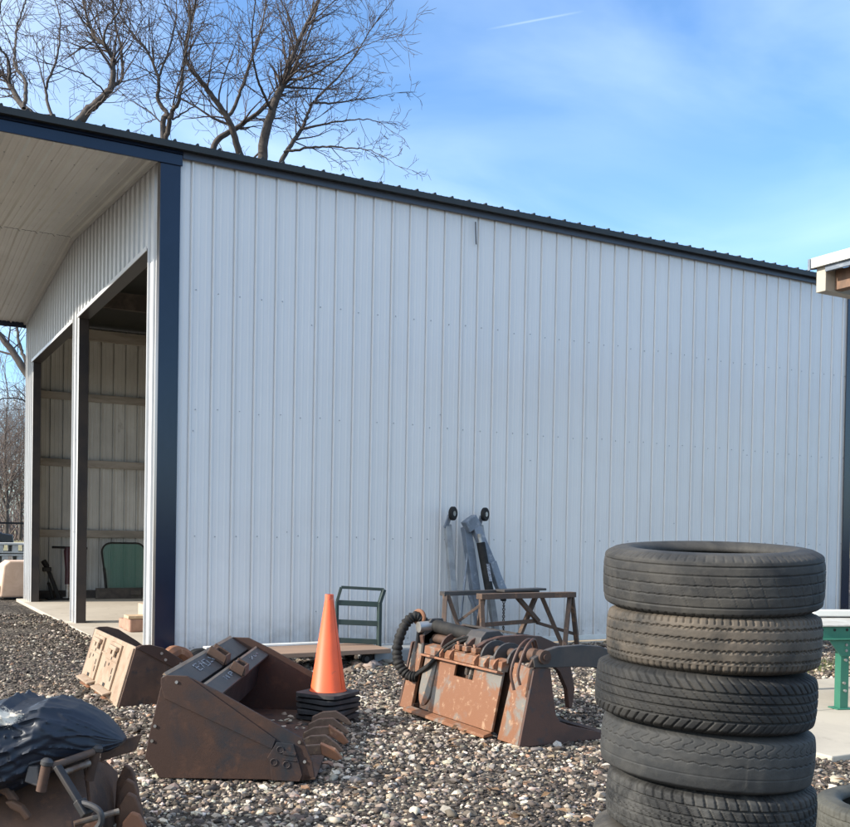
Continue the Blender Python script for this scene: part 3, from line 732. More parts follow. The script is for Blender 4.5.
# ------------------------------------------------------------------ dark bucket with teeth, mouth to the right
B0 = V((-1.18, -4.767, 0)); MD = V((.879, -.4768, 0)); WD = V((.4768, .879, 0))
def bl(a, b, z): return B0 + MD * a + WD * b + V((0, 0, z))
bk = thing('loader_bucket', 'dark rusty loader bucket with curved teeth and white scrawls on its top bars', 'bucket', B0)
BW = 2.0
sidep = [(0, 0), (-.083, .11), (-.06, .24), (0.0, .50), (.0, .535), (.025, .552), (.14, .55), (.30, .475), (.76, .225), (.815, .10), (.83, .02), (.80, .0)]
for nm, b0, b1 in (('side_plate', 0, .018), ('side_plate', BW - .018, BW)):
    mb = MB(); mb.prism([bl(a, b0, z) for a, z in sidep], WD * (b1 - b0)); sp = mb.build(nm, RUSTD, bk, bevel=.003)
    if b0 == 0:
        # stiffener band along the sloping edge and the bolted corner cutter
        mb = MB(); band = [(.0, .50), (.0, .54), (.03, .556), (.14, .553), (.62, .22), (.60, .165), (.02, .43)]
        mb.prism([bl(a, -.0005, z) for a, z in band], WD * -.010); mb.build('stiffener', RUSTD, sp, bevel=.003)
        mb = MB(); ct = [(.60, -.0), (.59, .10), (.575, .12), (.625, .205), (.715, .195), (.765, .03), (.75, -.005)]
        mb.prism([bl(a, -.0005, z) for a, z in ct], WD * -.014)
        for a, z in ((.645, .165), (.612, .098), (.68, .085)): mb.torus(bl(a, -.015, z), WD, .018, .004, 16, 6)
        mb.bar(bl(.66, -.016, .15), bl(.73, -.016, .14), .006, .02); mb.bar(bl(.66, -.016, .115), bl(.735, -.016, .105), .006, .006)
        mb.build('corner_cutter', RUSTD, sp, bevel=.002)
        for a, z, q_ in ((.085, .52, .012), (.745, .205, .003), (.775, .10, .003), (-.03, .28, .002), (-.045, .2, .002)): MB().cyl(bl(a, -.001, z), bl(a, -.004 - q_, z), .009, 8).build('bolt', SILV, sp)
# curved back and floor
cur = [(.80, .012), (.30, .012), (.05, .02), (-.045, .075), (-.07, .13), (-.05, .24), (.004, .50)]
cur2 = [(.012 + .004, .495), (-.035, .24), (-.052, .14), (-.03, .09), (.06, .036), (.30, .028), (.80, .022)]
mb = MB(); mb.prism([bl(a, .0185, z) for a, z in cur + cur2], WD * (BW - .037)); mb.build('shell', RUSTB, bk, smooth=True, angle=25)
# top bars: two box beams with a dark gap between, brackets and scrawls
def beam(a0, z0, a1, z1, th, name, m_):
    d = V((a1 - a0, 0, z1 - z0)).normalized(); n = V((-d.z, 0, d.x))
    q = [(a0, z0), (a1, z1), (a1 - n.x * th, z1 - n.z * th), (a0 - n.x * th, z0 - n.z * th)]
    mb = MB(); mb.prism([bl(a, .019, z) for a, z in q], WD * (BW - .038)); return mb.build(name, m_, bk, bevel=.006)
b1 = beam(.010, .556, .140, .470, .03, 'top_bar', DARKST)
b2 = beam(.198, .484, .292, .430, .03, 'top_bar', DARKST)
mb = MB(); mb.bx((0, 0, 0), (0, 0, 0)) if False else None
mb = MB(); mb.prism([bl(a, .0195, z) for a, z in ((.0, .553), (.010, .566), (.022, .550))], WD * (BW - .039)); mb.build('worn_edge', RUSTT, b1)
mb = MB(); mb.prism([bl(a, .0195, z) for a, z in ((.188, .484), (.197, .492), (.206, .4815))], WD * (BW - .039)); mb.build('worn_edge', RUSTT, b2)
def slope1(t, lift=.0): return (.010 + .130 * t + .55 * lift, .556 - .086 * t + .83 * lift)
def slope2(t, lift=.0): return (.198 + .094 * t + .5 * lift, .484 - .054 * t + .87 * lift)
def bracket(sl, w0, par):
    mb = MB()
    for dw in (0, .15):
        a, z = sl(.15); a2, z2 = sl(1.0); 
        mb.prism([bl(a, w0 + dw, z + .002), bl(a2, w0 + dw, z2 + .002), bl(a2 + .02, w0 + dw, z2 + .06), bl(a + .03, w0 + dw, z + .055)], WD * .016)
    a, z = sl(1.0); mb.box(bl(a + .012, w0 + .083, z + .035), (.012, .15, .06), (MD, WD, V((0, 0, 1))))
    a, z = sl(.5, .035); mb.box(bl(a - .02, w0 + .083, z + .005), (.014, .15, .05), (MD, WD, V((0, 0, 1))))
    mb.build('bracket', RUSTB, par, bevel=.003)
bracket(slope1, 1.02, b1); bracket(slope2, .82, b2)
def strokes(sl, lines, par):
    for ln in lines:
        mb = MB(); pts = []
        for w_, t_ in ln:
            a, z = sl(.12 + .62 * t_, .0035); pts.append(bl(a, w_, z))
        mb.tube(pts, .0036, 5); mb.build('paint_mark', PAINTM, par)
_m1 = lambda L_: [[(.55 + (a_ - .36) * .72, b_) for a_, b_ in q_] for q_ in L_]
_m2 = lambda L_: [[(.55 + (a_ - .30) * .85, b_) for a_, b_ in q_] for q_ in L_]
strokes(slope1, _m1([[(.36, .80), (.36, .25)], [(.36, .8), (.47, .8)], [(.36, .52), (.46, .52)], [(.36, .25), (.47, .25)], [(.52, .8), (.58, .25)], [(.52, .4), (.62, .5)], [(.66, .82), (.66, .3), (.78, .3), (.78, .8), (.66, .82)],
                 [(1.32, .5), (1.36, .3), (1.42, .5)], [(1.47, .55), (1.47, .3), (1.54, .35)], [(.93, .3), (1.0, .7)], [(1.66, .3), (1.66, .4)], [(.84, .7), (.92, .75)]]), b1)
strokes(slope2, _m2([[(.30, .75), (.30, .3), (.38, .75), (.38, .3)], [(.47, .3), (.47, .75)], [(.47, .3), (.56, .3), (.56, .52), (.47, .52)], [(.62, .3), (.70, .7), (.62, .72)], [(1.40, .3), (1.40, .7), (1.48, .4)], [(1.55, .3), (1.55, .65), (1.62, .6)], [(1.7, .4), (1.72, .6)]]), b2)
mb = MB(); mb.prism([bl(.10, .019, .455), bl(.24, .019, .425), bl(.20, .019, .2), bl(.0, .019, .30)], WD * (BW - .038)); mb.build('gap_shade', BLACKR, bk)  # added black solid stands in for shade in the hollow between the bars
# lip with teeth
mb = MB(); mb.prism([bl(a, .0, z) for a, z in ((.77, .0), (.835, .004), (.835, .016), (.77, .034))], WD * BW); mb.build('cutting_edge', RUSTB, bk, bevel=.003)
for i, b_ in enumerate((.30, .57, .84, 1.12, 1.38)):
    mb = MB(); dr = random.uniform(-.012, .012)
    q = [(.72, .036), (.73, .10), (.80, .135), (.89, .142), (.965, .095 + dr), (1.0, .055 + dr), (.975, .045 + dr), (.90, .085), (.83, .08), (.80, .02)]
    mb.prism([bl(a - .055, b_, z - .012) for a, z in q], WD * .026)
    tth = mb.build('tooth', TOOTHM, bk, bevel=.006)
    if i in (0, 2):
        mb = MB(); mb.prism([bl(a - .055, b_ - .012, z - .012) for a, z in ((.885, .150), (.97, .105 + dr), (1.012, .052 + dr), (.98, .040 + dr), (.895, .085))], WD * .05); mb.build('tooth_tip', RUSTO, tth, bevel=.005)

# ------------------------------------------------------------------ tan bucket, back towards the sun
tb = thing('loader_bucket', 'tan painted loader bucket lying with its slotted mounting back towards the light', 'bucket', (-.92, -2.53, 0))
yA, yB = -2.53, -.97
def tn(a, y_, z): return V((-.92 + a, y_, z))      # a: to the right along the mouth
bkx = lambda z: .126 * z / .449
for y0, y1 in ((yA, yA + .018), (yB - .018, yB)):
    mb = MB(); q = [(.0, .0), (.126, .449), (.16, .462), (.235, .462), (.33, .435), (.50, .32), (.62, .22), (.74, .1), (.74, .0)]
    mb.prism([tn(a, y0, z) for a, z in q], (0, y1 - y0, 0)); sp = mb.build('side_plate', RUSTB, tb, bevel=.003)
    if y0 == yA:
        mb = MB(); q = [(.13, .44), (.165, .461), (.235, .461), (.33, .434), (.62, .215), (.55, .20)]
        mb.prism([tn(a, yA - .0005, z) for a, z in q], (0, -.01, 0)); mb.build('stiffener', RUSTD, sp, bevel=.002)
        for a, z in ((.315, .395), (.345, .345), (.46, .31)): MB().cyl(tn(a, yA - .01, z), tn(a, yA - .018, z), .011, 8).build('bolt', SILV, sp)
nb = V((-.449, 0, .126)).normalized()              # outward normal of the back
def bp(y_, s, lift=0):                             # s 0..1 up the back
    return V((-.92, y_, 0)) + V((.126, 0, .449)) * s + nb * lift
mb = MB(); mb.prism([bp(yA + .019, 0), bp(yB - .019, 0), bp(yB - .019, 1), bp(yA + .019, 1)], -nb * .02); mb.build('back_plate', RUSTT, tb, bevel=.003)
mb = MB(); mb.prism([tn(.02, yA + .019, .0), tn(.72, yA + .019, .0), tn(.72, yA + .019, .016), tn(.03, yA + .019, .018)], (0, yB - yA - .038, 0)); mb.build('floor_plate', RUSTB, tb)
mb = MB(); mb.prism([tn(.128, yA + .019, .444), tn(.15, yA + .019, .44), tn(.15, yA + .019, .40), tn(.118, yA + .019, .40)], (0, yB - yA - .038, 0)); mb.build('inner_shade_strip', RUSTD, tb, bevel=.003)  # no real flange: dark strip stands in for the shaded open interior
# mounting frame welded to the back: two uprights with eyes, slots and turned out lower lips
for yc in (-1.96, -1.33):
    mb = MB()
    def plate(y0, y1, s0, s1, l0, l1): mb.prism([bp(y0, s0, l0), bp(y1, s0, l0), bp(y1, s1, l0), bp(y0, s1, l0)], nb * (l1 - l0))
    plate(yc - .20, yc + .20, .16, .62, .0005, .016); plate(yc - .20, yc - .02, .62, .93, .0005, .016); plate(yc + .10, yc + .20, .62, .93, .0005, .016)
    plate(yc - .02, yc + .10, .62, .72, .0005, .016); plate(yc - .02, yc + .10, .86, .93, .0005, .016)
    up_ = mb.build('mount_plate', RUSTT, tb, bevel=.003)
    mb = MB(); mb.prism([bp(yc + .10, .88, .0165), bp(yc - .16, .88, .0165), bp(yc - .16, .80, .0165), bp(yc + .10, .80, .0165)], nb * .03)
    mb.bar(bp(yc - .10, .70, .035), bp(yc - .10, .88, .035), .06, .018, up=nb); mb.build('latch_eye', RUSTT, up_, bevel=.008)
    mb = MB(); mb.prism([bp(yc - .01, .73, .0012), bp(yc + .09, .73, .0012), bp(yc + .09, .85, .0012), bp(yc - .01, .85, .0012)], nb * .003); mb.build('slot', BLACKR, up_)
    mb = MB(); mb.prism([bp(yc - .24, .16, .0005), bp(yc - .24, .085, .065), bp(yc - .24, .055, .06), bp(yc - .24, .12, .0005)], (0, .48, 0)); mb.build('lower_lip', RUSTT, up_, bevel=.004)
    MB().prism([bp(yc - .02, .17, .0165), bp(yc + .05, .17, .0165), bp(yc + .05, .23, .0165), bp(yc - .02, .23, .0165)], nb * .003).build('slot', BLACKR, up_)
    for yy, s_ in ((yc - .13, .42), (yc + .14, .47), (yc - .15, .30)): MB().prism([bp(yy, s_, .0165), bp(yy + .018, s_, .0165), bp(yy + .018, s_ + .1, .0165), bp(yy, s_ + .1, .0165)], nb * .002).build('slot', BLACKR, up_)
    for yy, s_ in ((yc - .0, .66), (yc + .03, .55)): MB().cyl(bp(yy, s_, .0165), bp(yy, s_, .019), .013, 8).build('bolt_hole', BLACKR, up_)
    mb = MB(); mb.prism([bp(yc - .20, .03, .0005), bp(yc + .16, .03, .0005), bp(yc + .16, .0, .02), bp(yc - .20, .0, .02)], nb * .02); mb.build('spacer', RUSTO, up_)
mb = MB(); y0, y1 = -1.80, -1.52
for a_, b_ in (((y0, .25), (y0, .68)), ((y0, .68), (y1, .68)), ((y1, .68), (y1, .25))): mb.bar(bp(a_[0], a_[1], .004), bp(b_[0], b_[1], .004), .012, .008, up=nb)
mb.build('stiffener', RUSTT, tb)
mb = MB(); mb.prism([bp(yA + .02, .0, .0005), bp(yA + .13, .0, .0005), bp(yA + .13, .52, .0005), bp(yA + .10, .60, .0005), bp(yA + .10, .95, .0005), bp(yA + .02, .97, .0005)], nb * .012); mb.build('stiffener', RUSTT, tb, bevel=.003)

# odd rusty pieces behind the tan bucket by the wall
def lump(name, pts, rad, m_, lab, cat):
    mb = MB(); mb.tube(spline(pts, 14), [r_ for r_ in np.interp(np.linspace(0, 1, 15), np.linspace(0, 1, len(rad)), rad)], 9)
    o = mb.build(name, m_, smooth=True); return tag(o, lab, cat)
lump('bent_bracket', [(-.08, -.60, .10), (.0, -.55, .14), (.08, -.5, .15), (.16, -.48, .10), (.22, -.46, .02)], [.05, .075, .06, .07, .05], RUSTO, 'reddish brown rusty bent bracket on the ground beside the corner trim', 'scrap')
lump('black_hub', [(.20, -.36, .04), (.30, -.32, .07), (.42, -.3, .07), (.52, -.28, .03)], [.05, .08, .08, .05], BLACKR, 'black rounded hub lying against the wall behind the dark bucket', 'scrap')
tag(MB().bx((.44, -.52, .0), (.66, -.3, .14)).build('paving_block', TANB, bevel=.01), 'orange tan block with a white sheet on it by the wall', 'block')
tag(MB().bx((.46, -.50, .1405), (.72, -.30, .165)).build('white_sheet', WHITE, bevel=.004), 'small white sheet lying on the block behind the dark bucket', 'sheet')

# ------------------------------------------------------------------ grapple bucket
gr = thing('grapple_bucket', 'rusty grey grapple bucket with curved clamp arms and black hydraulic hoses', 'grapple', (1.1, -4.1, 0))
yN, yF = -4.94, -3.29
gq = [(1.03, 0), (1.134, .49), (1.15, .50), (1.262, .488), (1.285, .33), (1.312, .19), (1.345, .14), (1.42, .11), (1.56, .075), (1.74, .03), (1.74, .0)]
for y0 in (yN, yF - .022):
    mb = MB(); mb.prism([(a, y0, z) for a, z in gq], (0, .022, 0)); mb.build('side_plate', GRAPS, gr, bevel=.003)
def gp(y_, z, lift=0): return V((1.03 + z * .2125 - lift, y_, z))      # on the sloping back
for y0, y1 in ((yN + .023, yN + .255), (yF - .20, yF - .023)):
    mb = MB(); mb.prism([gp(y0, .005), gp(y1, .005), gp(y1 - .03, .505), gp(y0, .485)], (.03, 0, 0)); mb.build('back_band', GRAPL, gr, bevel=.004)
mb = MB(); mb.prism([(1.10, yN + .03, .02), (1.10, yF - .03, .02), (1.19, yF - .03, .46), (1.19, yN + .03, .46)], (.015, 0, 0)); mb.build('inner_back', RUSTB, gr)
# mounting plate: frame with a square notch at its top and a turned out foot
y0, y1 = -4.645, -3.60; n0, n1 = -4.30, -4.05
mb = MB()
def gpl(ya, yb, za, zb, l0=.03, th=.02): mb.prism([gp(ya, za, l0), gp(yb, za, l0), gp(yb, zb, l0), gp(ya, zb, l0)], (th, 0, 0))
mb.prism([gp(a_, z_, .03) for a_, z_ in ((y0, .045), (y0, .44), (n0, .44), (n0, .335), (n1, .335), (n1, .44), (-3.80, .44), (-3.80, .045))], (.02, 0, 0))
mb.build('mount_plate', GRAPL, gr, bevel=.004)
mb = MB(); q = []
for i in range(9):
    a = pi * i / 8; q.append(gp(-3.70 - .085 * cos(a), .20 - .12 * sin(a) , .034))
q = [gp(-3.785, .43, .034)] + [gp(-3.785 + .0, .2, .034)] + [gp(-3.70 - .085 * cos(pi * i / 8), .2 - .13 * sin(pi * i / 8), .034) for i in range(1, 9)] + [gp(-3.615, .43, .034)]
mb.prism(q, (.02, 0, 0)); mb.build('mount_ear', GRAPL, gr, bevel=.003)
mb = MB(); mb.prism([gp(y0, .045, .03), gp(y0, .03, .085), gp(y0, .01, .085), gp(y0, .02, .01)], (0, y1 - y0 + .08, 0)); mb.build('foot_lip', GRAPL, gr, bevel=.004)
mb = MB(); mb.prism([gp(y0, .44, .045), gp(y0, .50, .05), gp(y0, .515, -.02), gp(y0, .43, -.01)], (0, y1 - y0, 0)); mb.build('top_rail', GRAPL, gr, bevel=.004)
mb = MB(); mb.prism([gp(y0, .43, .02), gp(y0, .445, .075), gp(y0, .43, .078), gp(y0, .415, .02)], (0, y1 - y0, 0)); mb.build('top_rail', RUSTO, gr, bevel=.003)
for yy in (-4.60, -4.49, -4.36, -4.03, -3.90):
    mb = MB(); mb.prism([gp(yy, .445, .048), gp(yy, .45, .078), gp(yy, .475, .085), gp(yy, .505, .07), gp(yy, .52, .048)], (0, .016, 0)); mb.build('gusset', RUSTO, gr, bevel=.002)
mb = MB()
for yy, dz in ((-4.12, .0), (-4.18, -.03), (-4.24, .01)): mb.tube([gp(yy, .43, -.04), gp(yy - .05, .39 + dz, .0), gp(yy - .02, .36 + dz, -.02)], .018, 6)
mb.build('hydraulic_fitting', SILV, gr, smooth=True)
# hinge ears behind the rail: dark half discs
for yy, rr in ((-4.66, .10), (-4.52, .115), (-4.36, .115), (-4.15, .12), (-3.98, .115), (-3.80, .11)):
    mb = MB(); q = [(1.16 + rr * cos(pi * i / 10) * 1.1 + .07, .49 + rr * 1.05 * sin(pi * i / 10)) for i in range(11)]
    mb.prism([(a, yy, z) for a, z in q], (0, .02, 0)); mb.build('hinge_ear', DARKST if yy < -4.3 else GRAPS, gr, bevel=.003)
mb = MB(); mb.cyl((1.235, -4.70, .54), (1.235, -3.45, .54), .035, 14); mb.build('hinge_tube', RUSTB, gr, smooth=True)
mb = MB(); q = [(1.16, .52), (1.19, .625), (1.23, .665), (1.34, .67), (1.42, .60), (1.44, .5), (1.3, .5)]
mb.prism([(a, -4.22, z - .01) for a, z in q], (0, .20, 0)); mb.build('center_hump', DARKST, gr, bevel=.006)
for yy in (-4.27, -4.15, -4.05): MB().box((1.12, yy, .535), (.05, .06, .035)).cyl((1.11, yy, .55), (1.115, yy + .02, .572), .011, 8).build('valve_block', GRAPL, gr, bevel=.005)
mb = MB(); mb.cyl((1.24, -3.42, .635), (1.26, -4.05, .605), .05, 18); mb.cyl((1.26, -4.05, .605), (1.27, -4.3, .59), .022, 12); cyo = mb.build('hydraulic_cylinder', BLACKR, gr, smooth=True)
mb = MB(); mb.cyl((1.22, -3.47, .63), (1.10, -3.47, .625), .042, 16); mb.build('pivot_pin', SILV, cyo, smooth=True)
mb = MB(); mb.prism([(1.12, -3.5, .42), (1.14, -3.5, .62), (1.2, -3.5, .69), (1.3, -3.5, .69), (1.34, -3.5, .42)], (0, .03, 0)); mb.prism([(1.12, -3.40, .42), (1.14, -3.40, .60), (1.2, -3.40, .67), (1.3, -3.40, .67), (1.34, -3.40, .42)], (0, .03, 0)); mb.build('cylinder_lug', DARKST, gr, bevel=.006)
# clamp arms
aq = [(1.13, .50), (1.12, .56), (1.155, .575), (1.20, .60), (1.31, .625), (1.50, .63), (1.66, .615), (1.82, .55), (1.92, .42), (1.97, .22), (1.95, .09), (1.92, .08), (1.90, .22), (1.83, .35), (1.74, .43), (1.62, .475), (1.45, .49), (1.27, .493)]
for i, (y0, m_) in enumerate(((yN - .012, DARKST), (-4.28, GRAPS), (-3.50, GRAPS))):
    mb = MB(); mb.prism([(a, y0, z) for a, z in aq], (0, .05, 0)); ar = mb.build('clamp_arm', m_, gr, bevel=.005)
mb = MB(); mb.prism([(1.45, y_, z) if False else (a, -4.2, z) for a, y_, z in ((1.5, 0, .64), (1.72, 0, .60), (1.72, 0, .585), (1.5, 0, .625))], (0, .75, 0)); mb.build('clamp_bridge', DARKST, gr)
mb = MB(); mb.cyl((1.20, yN - .03, .565), (1.20, yN + .12, .565), .045, 16); mb.cyl((1.20, yN - .04, .565), (1.20, yN + .14, .565), .02, 12); mb.build('clamp_pivot', RUSTB, gr, smooth=True)
mb = MB(); mb.prism([(1.09, yN + .0, .50), (1.13, yN, .565), (1.22, yN, .585), (1.25, yN, .50)], (0, .02, 0)); mb.build('pivot_lug', RUSTB, gr, bevel=.004)
# floor of the grapple: runners with gaps
for y0 in (-4.75, -4.42, -4.1, -3.8, -3.5):
    mb = MB(); mb.prism([(1.05, y0, .0), (1.05, y0, .05), (1.3, y0, .055), (1.75, y0, .02), (1.78, y0, .0)], (0, .035, 0)); mb.build('floor_runner', RUSTD, gr, bevel=.003)
mb = MB(); mb.bx((1.45, yN + .02, .045), (1.52, yF - .03, .065)); mb.bx((1.68, yN + .02, .03), (1.74, yF - .03, .045)); mb.build('cross_bar', RUSTD, gr)
# hoses
mb = MB()
for k, (dx, dy) in enumerate(((0, 0), (.02, .05))):
    pts = [at(514 + k * 6, 690 - k * 5, 6.36), at(511 + k * 7, 672, 6.36), at(517 + k * 7, 652, 6.38), at(524 + k * 6, 642, 6.42), at(531 + k * 4, 640, 6.5), at(535 + k * 3, 652, 6.55)]
    mb.tube(spline(pts, 22), .0095, 8)
mb.build('hose', GRAPS, gr, smooth=True)
mb = MB()
for k in (0, 1):
    pts = [at(414 + k * 2, 677 - k * 4, 7.62), at(428 + k * 2, 666 - k * 3, 7.4), at(446, 650 - k * 4, 7.25), at(462, 641 - k * 3, 7.2), at(480, 637, 7.15)]
    mb.tube(spline(pts, 20), .0115, 8)
mb.build('hose', BLACKR, gr, smooth=True)
lp = spline([at(437, 672, 7.62), at(433, 655, 7.66), at(430, 636, 7.7), at(424, 622, 7.72), at(416, 616, 7.72), at(407, 622, 7.72), at(400, 636, 7.7), at(397, 652, 7.68), at(400, 666, 7.66), at(408, 675, 7.63), at(417, 677, 7.6)], 90)
rad = [.038 + .0055 * sin(i * 2.1) + random.uniform(-.002, .002) for i in range(len(lp))]
mb = MB(); mb.tube(lp, rad, 12); sl = mb.build('hose_sleeve', BLACKR, gr, smooth=True, angle=60)
mb = MB(); mb.torus(at(419, 617, 7.72), (RC * .55 + FW * .8), .048, .016, 24, 10); mb.build('tie_ring', GRAPL, sl, smooth=True)

# ------------------------------------------------------------------ platform cart
ct = thing('platform_cart', 'dark green platform cart with a ladder like handle and a weathered wooden deck', 'cart', (1.5, -.8, 0))
hy0, hy1 = -.62, -.78
pa = [V((1.70, -.62, .12)), V((1.70, -.62, .62)), V((1.735, -.64, .765))]
pb = [V((2.10, -.80, .0)), V((2.10, -.80, .60)), V((2.15, -.80, .745))]
mb = MB(); mb.bar(pa[0], pa[1], .035, .03); mb.bar(pa[1], pa[2], .035, .03); mb.bar(pb[0] + V((0, 0, .04)), pb[1], .06, .035); mb.bar(pb[1], pb[2], .05, .035); mb.bar(pa[2], pb[2], .03, .03)
for z in (.605, .405, .215): mb.bar(V((1.70, -.62, z)), V((2.10, -.80, z - .015)), .02, .055)
mb.build('handle', GREENC, ct, bevel=.004)
mb = MB(); mb.prism([(.35, -1.12, .12), (2.08, -1.12, .12), (2.08, -.50, .12), (.35, -.50, .12)], (0, 0, .045)); mb.build('deck', DECK, ct, bevel=.005)
mb = MB(); mb.bx((.35, -.525, .166), (1.72, -.42, .186)); mb.build('deck_edge', WHITE, ct, bevel=.003)
for x_, y_ in ((.6, -1.0), (1.86, -1.0), (.6, -.55), (1.86, -.6)):
    mb = MB(); mb.torus((x_, y_, .06), (0, 1, 0), .042, .018, 20, 8); wl = mb.build('wheel', BLACKR, ct, smooth=True)
    mb = MB(); mb.cyl((x_, y_ - .02, .06), (x_, y_ + .02, .06), .028, 12); mb.bar((x_, y_ + .028, .06), (x_, y_ + .028, .12), .04, .006); mb.build('caster_fork', DARKST, wl)

# concrete footing and rubble at the wall
tag(MB().prism([(1.98, -.95, -.02), (3.3, -.62, -.02), (3.3, -.28, -.02), (2.02, -.45, -.02)], (0, 0, .14)).build('concrete_block', GREYC, bevel=.012), 'low grey concrete block lying at the foot of the wall', 'block')
r = np.random.default_rng(77); px = r.uniform(.3, 6.0, 260); py = -.75 + r.normal(0, .25, 260) - .25 * r.uniform(0, 1, 260); py = np.minimum(py, -.15)
stones('rubble', px, py, r.uniform(.03, .075, 260), [.4, .8, 1.4, 2, .8, 2.5, 3, 2, .3], IV1, IF1, 78)

# ------------------------------------------------------------------ engine hoist folded against the wall
eh = thing('engine_hoist', 'folded grey blue engine hoist leaning on the wall with its legs turned up', 'hoist', (3.55, -.3, 0))
for (x0, x1) in ((3.30, 3.33), (3.735, 3.87)):
    mb = MB(); mb.bar((x1, -.34, .10), (x0, -.12, 1.44), .078, .06, up=(0, 1, 0)); lg = mb.build('leg', HLEG, eh, bevel=.006)
    mb = MB(); mb.bar((x0 - .03, -.13, 1.40), (x0 + .0, -.17, 1.55), .045, .03, up=(0, 1, 0)); mb.build('caster_fork', HOIST, lg)
    cc = V((x0 + .03, -.19, 1.57)); ca = V((.5, -.866, 0))
    mb = MB(); mb.lathe([(.03, -.020), (.070, -.022), (.080, -.014), (.080, .014), (.070, .022), (.03, .020)], cc, ca, 24, True); cw = mb.build('caster_wheel', BLACKR, lg, smooth=True)
    mb = MB(); mb.cyl(cc - ca * .024, cc + ca * .024, .03, 12); mb.build('hub', SILV, cw)
mb = MB(); mb.bar((3.62, -.42, .08), (3.50, -.20, 1.42), .10, .09, up=(0, 1, 0)); mb.build('mast', HOIST, eh, bevel=.006)
mb = MB(); mb.bar((3.55, -.26, 1.50), (3.885, -.45, .62), .10, .09, up=(0, 1, 0)); mb.bar((3.74, -.40, 1.02), (3.87, -.47, .60), .09, .06, up=(0, 1, 0)); bo = mb.build('boom', HOIST, eh, bevel=.008)
mb = MB(); mb.bar((3.45, -.27, 1.41), (3.60, -.27, 1.505), .14, .11, up=(0, 1, 0)); mb.build('pivot_bracket', HOIST, eh, bevel=.012)
mb = MB(); mb.cyl((3.605, -.36, 1.24), (3.685, -.47, .60), .05, 14); jk = mb.build('hydraulic_jack', BLACKR, eh, smooth=True)
mb = MB(); mb.cyl((3.59, -.345, 1.34), (3.605, -.36, 1.24), .024, 10); mb.build('ram', SILV, jk)
mb = MB(); mb.prism([(3.625, -.452, 1.0), (3.665, -.452, 1.0), (3.69, -.488, .80), (3.65, -.488, .80)], (0, -.004, 0)); mb.build('warning_plate', PAINTM, jk)
mb = MB(); mb.bar((3.49, -.27, 1.13), (3.38, -.36, .62), .02, .02); mb.bar((3.38, -.36, .62), (3.30, -.40, .1), .02, .02); mb.bar((3.42, -.40, .68), (3.66, -.44, .1), .03, .03); mb.build('brace', HOIST, eh)
mb = MB()
for k in range(9): mb.torus((3.865, -.47, .56 - .042 * k), (1, 0, 0) if k % 2 else (0, 1, 0), .016, .005, 12, 6)
mb.build('chain', BLACKR, bo, smooth=True)
mb = MB(); mb.bar((3.865, -.46, .66), (3.865, -.46, .57), .06, .05); mb.build('boom_tip', BLACKR, bo, bevel=.008)
mb = MB(); mb.bar((3.20, -.42, .05), (4.0, -.42, .05), .08, .08); mb.build('base', HOIST, eh, bevel=.005)

# ------------------------------------------------------------------ trestle
ts = thing('trestle', 'rusty brown trestle stand with A shaped legs and one long top beam', 'trestle', (3.7, -1.0, 0))
mb = MB(); mb.bar((3.18, -1.02, .670), (4.47, -.98, .670), .11, .06); mb.build('top_beam', TREST, ts, bevel=.004)
mb = MB(); mb.bar((2.86, -.78, .690), (4.15, -.72, .705), .10, .045); mb.bar((3.55, -.86, .718), (4.16, -.80, .726), .16, .025); mb.build('top_beam', DARKST, ts, bevel=.004)
def legs(pairs, par=ts):
    for p, q in pairs:
        mb = MB(); mb.bar(p, q, .05, .045); mb.build('leg', TREST, par, bevel=.004)
legs([((2.89, -.80, .68), (2.71, -1.06, .0)), ((2.92, -.80, .68), (3.13, -.92, .0)), ((3.21, -1.02, .65), (3.19, -1.12, .0)), ((3.23, -1.02, .65), (3.27, -.80, .0)),
      ((4.14, -.74, .68), (3.72, -.86, .0)), ((4.18, -.74, .68), (4.40, -.95, .0)), ((4.42, -.98, .65), (4.20, -1.18, .0)), ((4.45, -.98, .65), (4.64, -.86, .0))])
mb = MB(); mb.bar((3.22, -1.0, .36), (4.08, -.84, .37), .035, .045); mb.bar((3.70, -.99, .65), (4.08, -.86, .36), .04, .05); mb.bar((4.06, -.85, .35), (4.60, -.88, .20), .03, .035); mb.bar((3.02, -.88, .40), (3.22, -1.04, .60), .03, .03)
mb.build('brace', TREST, ts, bevel=.003)

# ------------------------------------------------------------------ green bench on the pad and the neighbouring porch
bn = thing('work_bench', 'bright green steel bench frame with a white topped edge on the concrete pad', 'bench', at(838, 705, 7.95))
def bpnt(u, v, d=7.95): return at(u, v, d)
ux = V((.96, -.28, 0)); uy = V((.28, .96, 0)); q0 = V((4.16, -4.84, 0))
def bq(a, b_, z): return q0 + ux * a + uy * b_ + V((0, 0, z))
for b_ in (0, .9):
    for a in (0, 1.3):
        mb = MB(); mb.box(bq(a, b_, .29), (.075, .075, .55), (ux, uy, V((0, 0, 1)))); mb.box(bq(a, b_, .017), (.15, .13, .01), (ux, uy, V((0, 0, 1)))); lg = mb.build('leg', GREENB, bn, bevel=.004)
        if b_ == 0:
            mb = MB(); mb.prism([bq(a - .15, -.04, .555), bq(a + .15, -.04, .555), bq(a + .045, -.04, .43), bq(a - .045, -.04, .43)], uy * -.008); mb.build('gusset', GREENB, lg, bevel=.002)
            for z, da in ((.52, 0), (.475, 0), (.40, 0), (.22, -.01), (.16, 0)): MB().cyl(bq(a + da, -.038 if z < .43 else -.048, z), bq(a + da, -.056, z), .011, 8).build('bolt', SILV, lg)
